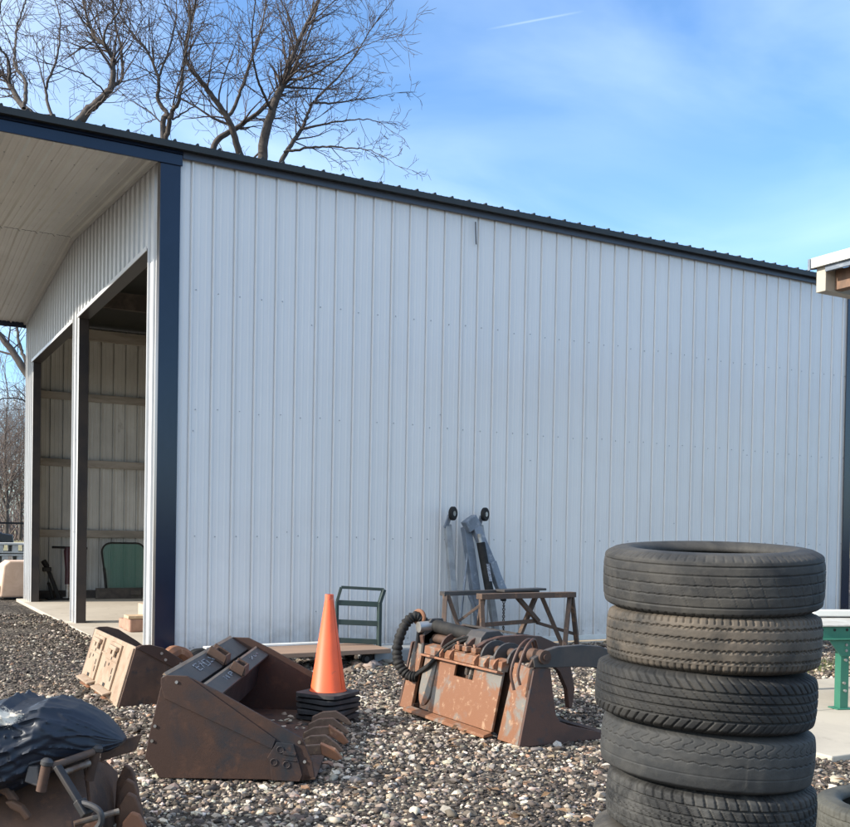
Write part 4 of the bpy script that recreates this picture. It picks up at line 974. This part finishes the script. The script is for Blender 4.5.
mb = MB(); mb.box(bq(.62, 0, .61), (1.75, .05, .10), (ux, uy, V((0, 0, 1)))); mb.box(bq(.62, -.05, .565), (1.75, .05, .012), (ux, uy, V((0, 0, 1)))); mb.box(bq(.62, .9, .61), (1.75, .05, .10), (ux, uy, V((0, 0, 1)))); mb.build('rail', GREENB, bn, bevel=.004)
for i in range(16): MB().cyl(bq(-.2 + i * .11, -.0255, .635), bq(-.2 + i * .11, -.03, .635), .011, 8).build('hole', BLACKR, bn)
mb = MB(); mb.box(bq(.62, .45, .669), (1.8, 1.0, .014), (ux, uy, V((0, 0, 1)))); mb.build('top_board', PALE, bn, bevel=.005)
tag(MB().box(bq(.75, .62, .715), (1.2, .16, .045), (V((.93, -.36, 0)), V((.36, .93, 0)), V((0, 0, 1)))).build('white_plank', WHITE, bevel=.004), 'white plank lying across the green bench top', 'plank')

pc = thing('porch', 'cream trimmed porch roof corner with brown soffit in front of the shed', 'porch', (5.4, -4.4, 0))
c_ = at(816, 293, 9.0)
px0, py0 = c_.x, c_.y; zb = c_.z
def pq(a, b_, z): return V((px0 + a, py0 + b_, zb + z))
# the roof runs from its far end towards the viewer; its eave is on the left
mb = MB(); mb.bx((px0, py0 - .10, zb), (px0 + 4.6, py0, zb + .235)); mb.build('beam', CREAM, pc, bevel=.005)
mb = MB(); mb.bx((px0 + .12, py0 - 5.2, zb + .02), (px0 + .22, py0 - .102, zb + .20)); mb.build('beam', BROWNW, pc, bevel=.005)
pitch = .22
mb = MB(); mb.prism([pq(-.02, -5.4, .255), pq(4.6, -5.4, .255 + 4.62 * pitch), pq(4.6, -5.4, .285 + 4.62 * pitch), pq(-.02, -5.4, .285)], (0, 5.42, 0)); rf = mb.build('roof', BROWNW, pc)
mb = MB(); mb.prism([pq(-.05, -5.42, .288), pq(4.6, -5.42, .288 + 4.65 * pitch), pq(4.6, -5.42, .303 + 4.65 * pitch), pq(-.05, -5.42, .303)], (0, 5.46, 0)); mb.build('roof_sheet', WHITE, rf)
mb = MB(); mb.bx((px0 - .05, py0 - 5.4, zb + .215), (px0 - .025, py0 + .02, zb + .287)); mb.build('eave_trim', WHITE, rf, bevel=.004)
mb = MB(); mb.bx((px0 - .018, py0 - 5.4, zb + .165), (px0 + .01, py0 - .105, zb + .25)); mb.build('fascia', HOIST, rf, bevel=.003)
for k in range(8):
    mb = MB(); yk = -.35 - k * .62; mb.prism([pq(.02, yk, .17), pq(4.5, yk, .17 + 4.48 * pitch), pq(4.5, yk, .25 + 4.48 * pitch), pq(.02, yk, .25)], (0, .045, 0)); mb.build('rafter', BROWNW, rf)
mb = MB(); mb.prism([pq(-.06, .022, .20), pq(4.6, .022, .20 + 4.66 * pitch), pq(4.6, .022, .30 + 4.66 * pitch), pq(-.06, .022, .30)], (0, .025, 0)); mb.build('rake_trim', HOIST, rf)
for a, b_ in ((1.5, -.05), (4.4, -.05), (4.4, -5.1)):
    mb = MB(); mb.bx((px0 + a - .07, py0 + b_ - .07, 0), (px0 + a + .07, py0 + b_ + .07, zb)); mb.build('post', CREAM, pc)

# low grass by the pad
def grass(name, cx, cy, n, rx, ry, h):
    mb = MB()
    for _ in range(n):
        x_, y_ = cx + random.gauss(0, rx), cy + random.gauss(0, ry); a = random.uniform(0, 2 * pi); l = h * random.uniform(.5, 1.3); b_ = random.uniform(-.5, .5) * l; w_ = .004
        d = V((cos(a), sin(a), 0)); p = V((x_, y_, -.02))
        mb.add([p - d * w_, p + d * w_, p + d.cross(V((0, 0, 1))) * b_ + V((0, 0, l))], [(0, 1, 2)])
    o = mb.build(name, mat('grass_blade', (.07, .12, .03), (.14, .13, .05), s1=3, rough=.8, bump=0)); tag(o, kind='stuff'); return o
grass('grass', 5.9, -2.9, 1500, .5, .2, .07)

# ------------------------------------------------------------------ foreground: toothed bucket carrying a black sack
fb = thing('toothed_bucket', 'rusty brown toothed bucket in the near left corner with a latch lever', 'bucket', at(30, 850, 4.2) * 1.0)
fb.location.z = 0; bpy.context.view_layer.update()
def fq(r_, f_, z): return V((CAM.x, CAM.y, 0)) + _rt * r_ + _fw * (4.2 + f_) + V((0, 0, z))
def shell(prof0, prof1, th, name, m_, n=10, lumps=0):
    a = spline([fq(*p) for p in prof0], 14); b_ = spline([fq(*p) for p in prof1], 14); mb = MB(); vs = []
    for i in range(n + 1):
        for p, q in zip(a, b_): vs.append(p.lerp(q, i / n))
    k = len(a); mb.add(vs, [(i * k + j, (i + 1) * k + j, (i + 1) * k + j + 1, i * k + j + 1) for i in range(n) for j in range(k - 1)])
    o = mb.build(name, m_, fb, smooth=True); sm = o.modifiers.new('thick', 'SOLIDIFY'); sm.thickness = th; sm.offset = 0; return o
shell([(-2.6, .02, .27), (-2.6, -.12, .20), (-2.6, -.26, .08), (-2.6, -.30, .0)], [(-1.50, .22, .335), (-1.44, .10, .25), (-1.38, -.02, .12), (-1.36, -.06, .0)], .02, 'shell', RUSTF)
shell([(-2.6, .02, .27), (-2.6, .2, .28), (-2.6, .4, .26), (-2.6, .6, .2)], [(-1.50, .22, .335), (-1.47, .28, .31), (-1.45, .38, .27), (-1.44, .5, .2)], .02, 'shelf', RUSTF)
mb = MB(); mb.prism([fq(-1.50, .22, .335), fq(-1.44, .10, .25), fq(-1.37, -.04, .10), fq(-1.36, -.06, 0), fq(-1.42, .5, 0), fq(-1.44, .5, .2), fq(-1.46, .36, .27)], _rt * .018)
mb.prism([fq(-1.44, .30, .29), fq(-1.30, .36, .33), fq(-1.28, .38, .40), fq(-1.44, .30, .36)], _fw * .02); mb.build('side_plate', RUSTF, fb, bevel=.004)
for (r_, z, sc_) in ((-1.72, .27, 1.0), (-1.64, .20, .8)):
    c__ = fq(r_, -.05 - (.33 - z) * .45, z); mb = MB()
    mb.prism([c__ + _rt * (a * sc_) + V((0, 0, b * sc_)) for a, b in ((-.06, .03), (-.02, .035), (.03, .01), (.075, -.05), (.05, -.07), (.02, -.03), (-.03, -.005))], _fw * -.035); mb.build('wear_plate', RUSTF, fb, bevel=.008)
for i, (r_, f_, h_) in enumerate(((-1.33, .34, .27), (-1.285, .22, .235), (-1.25, .12, .20), (-1.20, .0, .15), (-1.35, -.07, .14))):
    mb = MB(); q = [(-.06, 0), (-.05, h_ * .7), (-.015, h_), (.02, h_ * .92), (.045, h_ * .6), (.06, h_ * .25), (.05, 0)]
    mb.prism([fq(r_ + a, f_, z) for a, z in q], _fw * .03); mb.build('tooth', RUSTO if i > 2 else RUSTF, fb, bevel=.008)
# latch frame
la, lb = at(28, 766, 4.05), at(99, 745, 4.25)
mb = MB(); up_ = V((0, 0, 1)); dxy = (lb - la); 
mb.prism([la, lb, lb + V((0, 0, .012)), la + V((0, 0, .012))], _fw * .13 + V((0, 0, .035)))
mb.prism([la + V((0, 0, -.0)), la + _rt * .04, at(40, 788, 4.03), at(24, 782, 4.03)], _fw * .03)
lf = mb.build('latch_frame', DARKST, fb, bevel=.006)
for u0, v0, u1, v1, dd in ((47, 762, 41, 791, 4.02), (97, 748, 89, 780, 4.22)):
    mb = MB(); mb.cyl(at(u0, v0, dd), at(u1, v1, dd), .020, 14); pg = mb.build('peg', RUSTB, lf, smooth=True)
    mb = MB(); mb.lathe([(.0, .018), (.016, .014), (.025, .004), (.025, -.010), (.021, -.014)], at(u0, v0, dd), (at(u0, v0, dd) - at(u1, v1, dd)), 16); mb.build('cap', DARKST, pg, smooth=True)
mb = MB(); mb.cyl(at(50, 767, 4.03), at(93, 752, 4.2), .016, 14); mb.build('roller', TREST, lf, smooth=True)
mb = MB(); mb.cyl(at(63, 773, 4.06), at(89, 763, 4.18), .014, 14); mb.build('roller', WORNS, lf, smooth=True)
mb = MB(); mb.bar(at(57, 766, 3.99), at(80, 803, 3.94), .034, .022); mb.bar(at(79, 800, 3.94), at(88, 815, 3.92), .05, .03); lv = mb.build('lever', BLACKP, lf, bevel=.006)
mb = MB(); mb.tube(spline([at(82, 803, 3.93), at(92, 806, 3.92), at(100, 812, 3.91), at(101, 822, 3.91), at(94, 832, 3.91)], 16), .013, 8); mb.build('shackle', DARKST, lv, smooth=True)
mb = MB(); mb.cyl(at(74, 824, 3.92), at(119, 811, 4.0), .012, 10); mb.build('rod', WORNS, lf, smooth=True)
# black sack
def sack():
    nx_, na = 190, 130
    xs_ = [-110, -60, -20, 4, 14, 24, 40, 55, 80, 100, 114, 121, 125]; tops = [735, 712, 706, 703, 694, 700, 701, 697, 704, 714, 726, 733, 738]; bots = [806, 806, 798, 790, 787, 783, 776, 770, 761, 754, 749, 745, 741]
    vs = []
    for i in range(nx_ + 1):
        u = -110 + 235 * (i / nx_) ** .8
        t_, b_ = np.interp(u, xs_, tops), np.interp(u, xs_, bots); c__ = at(u, (t_ + b_) / 2, 4.25 + max(0, u) * .0008); rz = (b_ - t_) / 2 / 239; rd = min(.28, rz * 1.5 + .02)
        for k in range(na):
            a = 2 * pi * k / na
            n1_ = float(vnoise(u * .035 + 9, a * 1.3, 31)); n2_ = float(vnoise(u * .07 + a * 3.0, a * 4.0 - u * .03, 32)); n4_ = float(vnoise(u * .022 + a * .9, a * 3.6 + u * .012, 41)); n3_ = float(vnoise(u * .04 - a * 1.5, a * 4.5 - u * .03, 34))
            fold = 1 + .09 * (n1_ - .5) - .05 * abs(n4_ - .5) * 2 + .075 * max(0, 1 - abs(n4_ - .5) * 7) + .05 * max(0, 1 - abs(n3_ - .5) * 9)
            ca_, sa_ = cos(a), sin(a)
            px_ = abs(ca_) ** .8 * (1 if ca_ > 0 else -1); pz_ = abs(sa_) ** .9 * (1 if sa_ > 0 else -1)
            if abs(sa_) > .9 and sa_ > 0: fold = 1 + (fold - 1) * .5
            vs.append(c__ + (UC * pz_ * rz * fold) + (_fw * px_ * rd * fold))
    fs = [(i * na + k, i * na + (k + 1) % na, (i + 1) * na + (k + 1) % na, (i + 1) * na + k) for i in range(nx_) for k in range(na)]
    fs += [tuple(range(na - 1, -1, -1)), tuple(range(nx_ * na, nx_ * na + na))]
    return MB().add(vs, fs)
def sack_mat():
    m, nt, b = _nt('black_plastic_sheet'); vec = _coord(nt)
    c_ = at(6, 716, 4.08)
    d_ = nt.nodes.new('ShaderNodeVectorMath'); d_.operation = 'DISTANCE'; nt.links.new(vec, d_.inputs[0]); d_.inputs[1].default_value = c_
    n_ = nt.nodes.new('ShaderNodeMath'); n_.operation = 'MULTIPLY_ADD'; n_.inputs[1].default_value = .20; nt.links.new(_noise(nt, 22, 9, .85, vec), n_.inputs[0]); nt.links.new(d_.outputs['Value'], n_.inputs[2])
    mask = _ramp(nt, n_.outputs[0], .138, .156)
    col = _mix(nt, mask, (.70, .62, .50), (.012, .017, .028)); nt.links.new(col, b.inputs['Base Color'])  # pale gritty patch; its warm cream paints sunlight onto the peak
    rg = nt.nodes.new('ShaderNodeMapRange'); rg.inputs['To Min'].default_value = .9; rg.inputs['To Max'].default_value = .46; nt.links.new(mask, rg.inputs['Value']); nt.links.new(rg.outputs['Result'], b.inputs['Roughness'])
    b.inputs['Specular IOR Level'].default_value = .5
    rd_ = nt.nodes.new('ShaderNodeTexNoise'); rd_.noise_type = 'RIDGED_MULTIFRACTAL'; rd_.inputs['Scale'].default_value = 3.2; rd_.inputs['Detail'].default_value = 3; rd_.inputs['Distortion'].default_value = .5
    nt.links.new(_coord(nt, (1.0, 1.0, 2.2)), rd_.inputs['Vector']); _bump(nt, b, rd_.outputs['Fac'], .55, .035)
    return m
so_ = sack(); sk = so_.build('black_sack', sack_mat(), smooth=True, angle=80); tag(sk, 'crumpled black plastic sack with a pale gritty peak painted in sunlit cream lying on the rusty bucket', 'sack')

# ------------------------------------------------------------------ far left yard
tag(MB().prism([(-.36, 10.15, 0), (1.3, 10.15, 0), (1.3, 10.15, .60), (1.2, 10.15, .68), (-.20, 10.15, .68), (-.30, 10.15, .60)], (0, .8, 0)).build('stone_block', TANB, bevel=.03), 'large tan block standing just past the far corner of the shed', 'block')
tag(MB().box((-.55, 10.45, .12), (.3, .4, .26)).box((-.75, 10.6, .05), (.25, .3, .14)).build('stone_block', PALE, bevel=.03), 'small whitish stone leaning against the large tan block', 'block')
def pallet_stack(x0, y0, nlev, lab, off):
    root = thing('pallet_stack', lab, 'pallets', (x0, y0, 0), 'pale stacks in the far yard')
    for k in range(nlev):
        z = k * .30; mb = MB(); o_ = random.uniform(-.1, .1)
        mb.bx((x0 + o_, y0, z + .22), (x0 + 3.2 + o_, y0 + 1.1, z + .27)); mb.bx((x0 + o_, y0, z), (x0 + 3.2 + o_, y0 + 1.1, z + .04))
        for i in range(9): mb.bx((x0 + o_ + i * .38, y0 + .02, z + .04), (x0 + o_ + i * .38 + .15, y0 + 1.08, z + .22))
        mb.build('pallet', PALE, root)
pallet_stack(-.9, 19.5, 3, 'taller pale stack of slatted pallets in the far yard', 0)
pallet_stack(-1.4, 15.6, 1, 'single pale pallet lying low in front of the taller stack', 1)
fz = thing('rail_fence', 'black post and rail fence crossing the far yard', 'fence', (-2, 34, 0))
for i in range(7):
    mb = MB(); mb.bx((-6 + i * 3.2, 34, 0), (-5.75 + i * 3.2, 34.2, 1.5)); mb.build('post', BLACKR, fz)
mb = MB(); mb.bx((-6, 34.06, 1.42), (13.5, 34.14, 1.5)); mb.build('rail', BLACKR, fz)
def car(x0, y0):
    root = thing('parked_car', 'dark parked car beyond the fence in the far yard', 'car', (x0, y0, 0))
    q = [(-2.1, .35), (-2.15, .8), (-1.3, .95), (-.7, 1.42), (.9, 1.45), (1.6, .98), (2.1, .9), (2.15, .4)]
    mb = MB(); mb.prism([(x0 + a, y0, z) for a, z in q], (0, 1.7, 0)); mb.build('body', CARM, root, bevel=.06)
    mb = MB(); mb.prism([(x0 + a, y0 - .012, z) for a, z in ((-1.1, .98), (-.65, 1.36), (.8, 1.38), (1.35, .98))], (0, .01, 0)); mb.build('window', SILV, root)
    for a in (-1.35, 1.35):
        mb = MB(); mb.lathe([(.12, -.09), (.30, -.1), (.33, -.06), (.33, .06), (.30, .1), (.12, .09)], (x0 + a, y0 + .05, .33), (0, 1, 0), 20, True); mb.build('wheel', BLACKR, root, smooth=True)
car(1.8, 44)

# ------------------------------------------------------------------ bare trees
class TB:
    def __init__(s): s.v = []; s.f = []; s.n = 0
    def tube(s, pts, rads, n):
        if len(pts) < 2: return
        P = np.array(pts); k = len(P); T = np.gradient(P, axis=0); T /= np.linalg.norm(T, axis=1)[:, None] + 1e-9
        ref = np.array([.31, .47, .83]); A = np.cross(T, ref); A /= np.linalg.norm(A, axis=1)[:, None] + 1e-9; Bv = np.cross(T, A)
        a = np.arange(n) * 2 * pi / n
        r_ = np.array(rads)[:, None, None]
        R_ = P[:, None] + r_ * (A[:, None] * np.cos(a)[None, :, None] + Bv[:, None] * np.sin(a)[None, :, None])
        s.v.append(R_.reshape(-1, 3))
        i = np.arange(k - 1)[:, None]; j = np.arange(n)[None]
        q = np.stack(np.broadcast_arrays(i * n + j, i * n + (j + 1) % n, (i + 1) * n + (j + 1) % n, (i + 1) * n + j), -1).reshape(-1, 4) + s.n
        s.f.append(q); s.n += k * n
    def build(s, name, m_, parent):
        P = np.concatenate(s.v) - np.array(wloc(parent)); F = np.concatenate(s.f)
        me = bpy.data.meshes.new(name); me.vertices.add(len(P)); me.vertices.foreach_set('co', P.ravel())
        me.loops.add(F.size); me.loops.foreach_set('vertex_index', F.ravel().astype(np.int32))
        me.polygons.add(len(F)); me.polygons.foreach_set('loop_start', np.arange(0, F.size, 4, dtype=np.int32)); me.update(calc_edges=True)
        me.polygons.foreach_set('use_smooth', np.ones(len(F), dtype=bool)); me.materials.append(m_)
        o = bpy.data.objects.new(name, me); COL.objects.link(o); o.parent = parent; return o

def grow(tb_, r_, p, d, length, rad, lev, wig, density, upw):
    n = max(4, int(length / .24)); n = min(n, 12)
    step = length / n; pts = [p.copy()]; rads = [rad]; kids = []
    for i in range(n):
        d = d + r_.normal(0, wig, 3) + np.array([0, 0, upw]); d /= np.linalg.norm(d); p = p + d * step
        pts.append(p.copy()); rr = rad * (1 - .82 * (i + 1) / n) + .0028; rads.append(rr)
        if lev > 0 and i >= 1 and r_.uniform() < density: kids.append((p.copy(), d.copy(), rr, i / n))
    tb_.tube(pts, rads, 5 if rad > .03 else 3)
    for (q, dd, rr, t_) in kids:
        a = r_.normal(0, 1, 3); a -= dd * a.dot(dd); a /= np.linalg.norm(a) + 1e-9
        ang = r_.uniform(.5, 1.05); nd = dd * cos(ang) + a * sin(ang)
        grow(tb_, r_, q, nd, length * r_.uniform(.42, .75) * (1.1 - .45 * t_), max(.0045, rr * r_.uniform(.45, .7)), lev - 1, wig * 1.1, density, upw)

def bare_tree(label, base_u, depth, limbs, seed, levels=2, density=.85, spread=1.0, cat='tree', group='bare winter trees behind the shed', sc=1.0, tw=None):
    r_ = np.random.default_rng(seed)
    b_ = at(base_u, 540, depth); base = np.array([b_.x, b_.y, -.05])
    root = thing('bare_tree', label, cat, (base[0], base[1], 0), group)
    tr, cr = TB(), TB()
    for li in limbs:
        pts = []; dd = 0.0
        for i, (u, v) in enumerate(li['p']):
            dd = li.get('d', 0) * (i / max(1, len(li['p']) - 1)) + li.get('d0', 0)
            pts.append(at(u, v, depth + dd))
        sp = spline(pts, max(12, len(pts) * 7)); P = np.array([tuple(q) for q in sp]); P += r_.normal(0, .010 * sc, P.shape)
        r0, r1 = li['r']; rads = (r0 - r1) * .80 * (1 - np.linspace(0, 1, len(P))) ** 1.3 + r1 * .6; tr.tube(list(P), list(rads), 7)
        L_ = np.linalg.norm(np.diff(P, axis=0), axis=1).sum()
        nk = int(L_ * li.get('k', 3.0) * 1.5)
        for j in range(nk):
            t_ = r_.uniform(li.get('from', .15), 1); i = min(int(t_ * (len(P) - 1)), len(P) - 2)
            d = P[i + 1] - P[i]; d /= np.linalg.norm(d); a = r_.normal(0, 1, 3); a -= d * a.dot(d); a /= np.linalg.norm(a)
            ang = r_.uniform(.45, 1.1); nd = d * cos(ang) + a * sin(ang)
            grow(cr, r_, P[i].copy(), nd, r_.uniform(.8, 2.5) * li.get('len', 1) * spread * (1.15 - .5 * t_), min(.035, rads[i] * r_.uniform(.25, .5)), levels, .095, density, .035)
        d = P[-1] - P[-2]; d /= np.linalg.norm(d)
        for _ in range(2): grow(cr, r_, P[-1].copy(), d, 1.7 * spread * li.get('len', 1), r1 * .6, levels, .10, density, .03)
    tr.build('trunk', BARK, root); cr.build('crown', tw or TWIG, root); return root

def lin(*p): return list(p)
# main tree in the middle
bare_tree('tall many stemmed bare tree with the widest crown over the roof', 262, 27, [
    dict(p=[(262, 578), (262, 400), (256, 300), (262, 160), (272, 112), (284, 80), (296, 48), (318, 0), (330, -40)], r=(.30, .045), k=2.6, **{'from': .55}),
    dict(p=[(258, 330), (214, 200), (214, 146), (240, 126), (266, 106), (284, 84), (310, 32), (322, -10)], r=(.16, .03), d=1.5, k=2.6, **{'from': .4}),
    dict(p=[(258, 300), (246, 180), (238, 150), (228, 120), (206, 88), (188, 64), (186, 44), (196, 0), (200, -30)], r=(.17, .035), d=-2, k=2.8, **{'from': .35}),
    dict(p=[(228, 120), (242, 88), (254, 52), (264, 16), (268, -20)], r=(.075, .03), d=1.5, k=3),
    dict(p=[(262, 300), (276, 190), (282, 160), (302, 128), (314, 102), (346, 68), (376, 22)], r=(.14, .025), d=2.5, k=2.8, len=.75, **{'from': .4}),
    dict(p=[(284, 152), (318, 147), (350, 148), (374, 152), (398, 166)], r=(.05, .010), d=-1.5, k=2.4, len=.36),
    dict(p=[(314, 102), (332, 103), (370, 98), (396, 93)], r=(.05, .010), d=1, k=2.6, len=.4),
    dict(p=[(300, 130), (336, 122), (372, 120), (390, 130)], r=(.045, .010), d=-1, k=2.6, len=.4),
    dict(p=[(284, 80), (310, 76), (350, 52), (380, 40)], r=(.05, .012), d=-2, k=2.6, len=.8),
    dict(p=[(272, 112), (258, 80), (252, 40), (256, -10)], r=(.06, .02), d=-2.5, k=2.8, len=.9),
    dict(p=[(262, 150), (240, 168), (222, 150), (214, 120)], r=(.04, .012), d=2, k=2.6, len=.6),
], 3, spread=.95)
bare_tree('slender forked bare tree left of the widest crown', 166, 25, [
    dict(p=[(168, 578), (168, 300), (163, 134), (168, 116), (158, 99), (158, 78), (147, 52), (127, 26), (112, 0)], r=(.13, .025), k=2.4, **{'from': .6}),
    dict(p=[(166, 140), (172, 112), (179, 100), (184, 60), (190, 26), (188, -10)], r=(.09, .025), d=-1.5, k=2.8),
    dict(p=[(166, 128), (150, 112), (130, 100), (116, 88)], r=(.03, .012), d=1, k=2.5, len=.6),
    dict(p=[(158, 78), (168, 52), (176, 20), (176, -15)], r=(.045, .018), d=1.2, k=2.8, len=.8),
    dict(p=[(172, 120), (194, 106), (204, 92)], r=(.035, .012), d=1.2, k=2.8, len=.6),
], 5, spread=.8)
bare_tree('crooked bare tree with a heavy bent limb left of the slender one', 66, 24, [
    dict(p=[(64, 578), (62, 300), (70, 150), (83, 117), (101, 99), (112, 84), (111, 54), (94, 35), (86, 14), (80, -15)], r=(.22, .035), k=2.5, **{'from': .6}),
    dict(p=[(110, 86), (121, 80), (122, 57), (114, 16), (112, -15)], r=(.075, .03), d=1.5, k=2.8, len=.8),
    dict(p=[(83, 117), (100, 102), (104, 92), (82, 74), (58, 66)], r=(.045, .02), d=-1.5, k=2.6, len=.8),
    dict(p=[(112, 60), (104, 36), (120, 8), (124, -15)], r=(.05, .02), d=-1, k=2.8, len=.8),
    dict(p=[(70, 160), (58, 130), (46, 92), (57, 57), (60, 20), (52, -10)], r=(.075, .02), d=1.2, k=2.6, len=.8),
], 8, spread=.75)
bare_tree('thick limbed bare tree at the left edge behind the overhang', 62, 29, [
    dict(p=[(60, 578), (58, 470), (48, 410), (26, 372), (0, 335), (-30, 300)], r=(.34, .10), k=1.2, len=.8, **{'from': .3}),
    dict(p=[(44, 404), (28, 366), (20, 346), (17, 325), (15, 290)], r=(.10, .05), d=1.5, k=1.8, len=.6),
    dict(p=[(50, 420), (26, 402), (10, 398), (-20, 404)], r=(.05, .02), d=-1, k=1.6, len=.6),
    dict(p=[(58, 460), (50, 250), (36, 130), (21, 104), (2, 74), (-20, 50)], r=(.26, .08), d=1.5, k=1.8, **{'from': .6}),
    dict(p=[(24, 108), (26, 83), (15, 66), (15, 47), (18, 24), (26, 0), (30, -20)], r=(.085, .03), d=2, k=2.8, len=.9),
    dict(p=[(10, 84), (8, 60), (-4, 40), (0, 10), (4, -15)], r=(.06, .025), d=-1.5, k=2.8, len=.9),
], 13, spread=.9)
for i, (u, dpt, h_, lab) in enumerate(((6, 62, 400, 'tallest hazy bare tree far off beyond the fence'), (20, 78, 425, 'smaller bare tree far off next to the tallest one'), (-8, 70, 415, 'bare tree far off at the picture edge'), (34, 72, 430, 'bare tree far off mostly hidden by the shed corner'))):
    bare_tree(lab, u, dpt, [
        dict(p=[(u, 540), (u + 1, 500), (u - 1, (h_ + 500) / 2), (u + 2, h_)], r=(.2, .05), k=2.6, len=1.7, **{'from': .12}),
        dict(p=[(u, 510), (u - 8, 475), (u - 10, 440)], r=(.12, .04), k=2.6, len=1.5, **{'from': .1}),
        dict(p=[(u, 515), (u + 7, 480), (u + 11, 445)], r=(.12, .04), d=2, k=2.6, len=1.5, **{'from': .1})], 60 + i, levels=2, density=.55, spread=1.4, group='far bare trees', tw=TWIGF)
# far brush that reads as one mass
r = np.random.default_rng(91); tbm = TB()
for _ in range(1500):
    p = np.array([r.uniform(-22, 30), r.uniform(84, 110), 0.0]); d = np.array([r.normal(0, .35), r.normal(0, .35), 1.0]); d /= np.linalg.norm(d); l = r.uniform(2.0, 6.5)
    q = [p, p + d * l * .5 + r.normal(0, .2, 3), p + d * l + r.normal(0, .4, 3)]; tbm.tube(q, [.07, .045, .015], 3)
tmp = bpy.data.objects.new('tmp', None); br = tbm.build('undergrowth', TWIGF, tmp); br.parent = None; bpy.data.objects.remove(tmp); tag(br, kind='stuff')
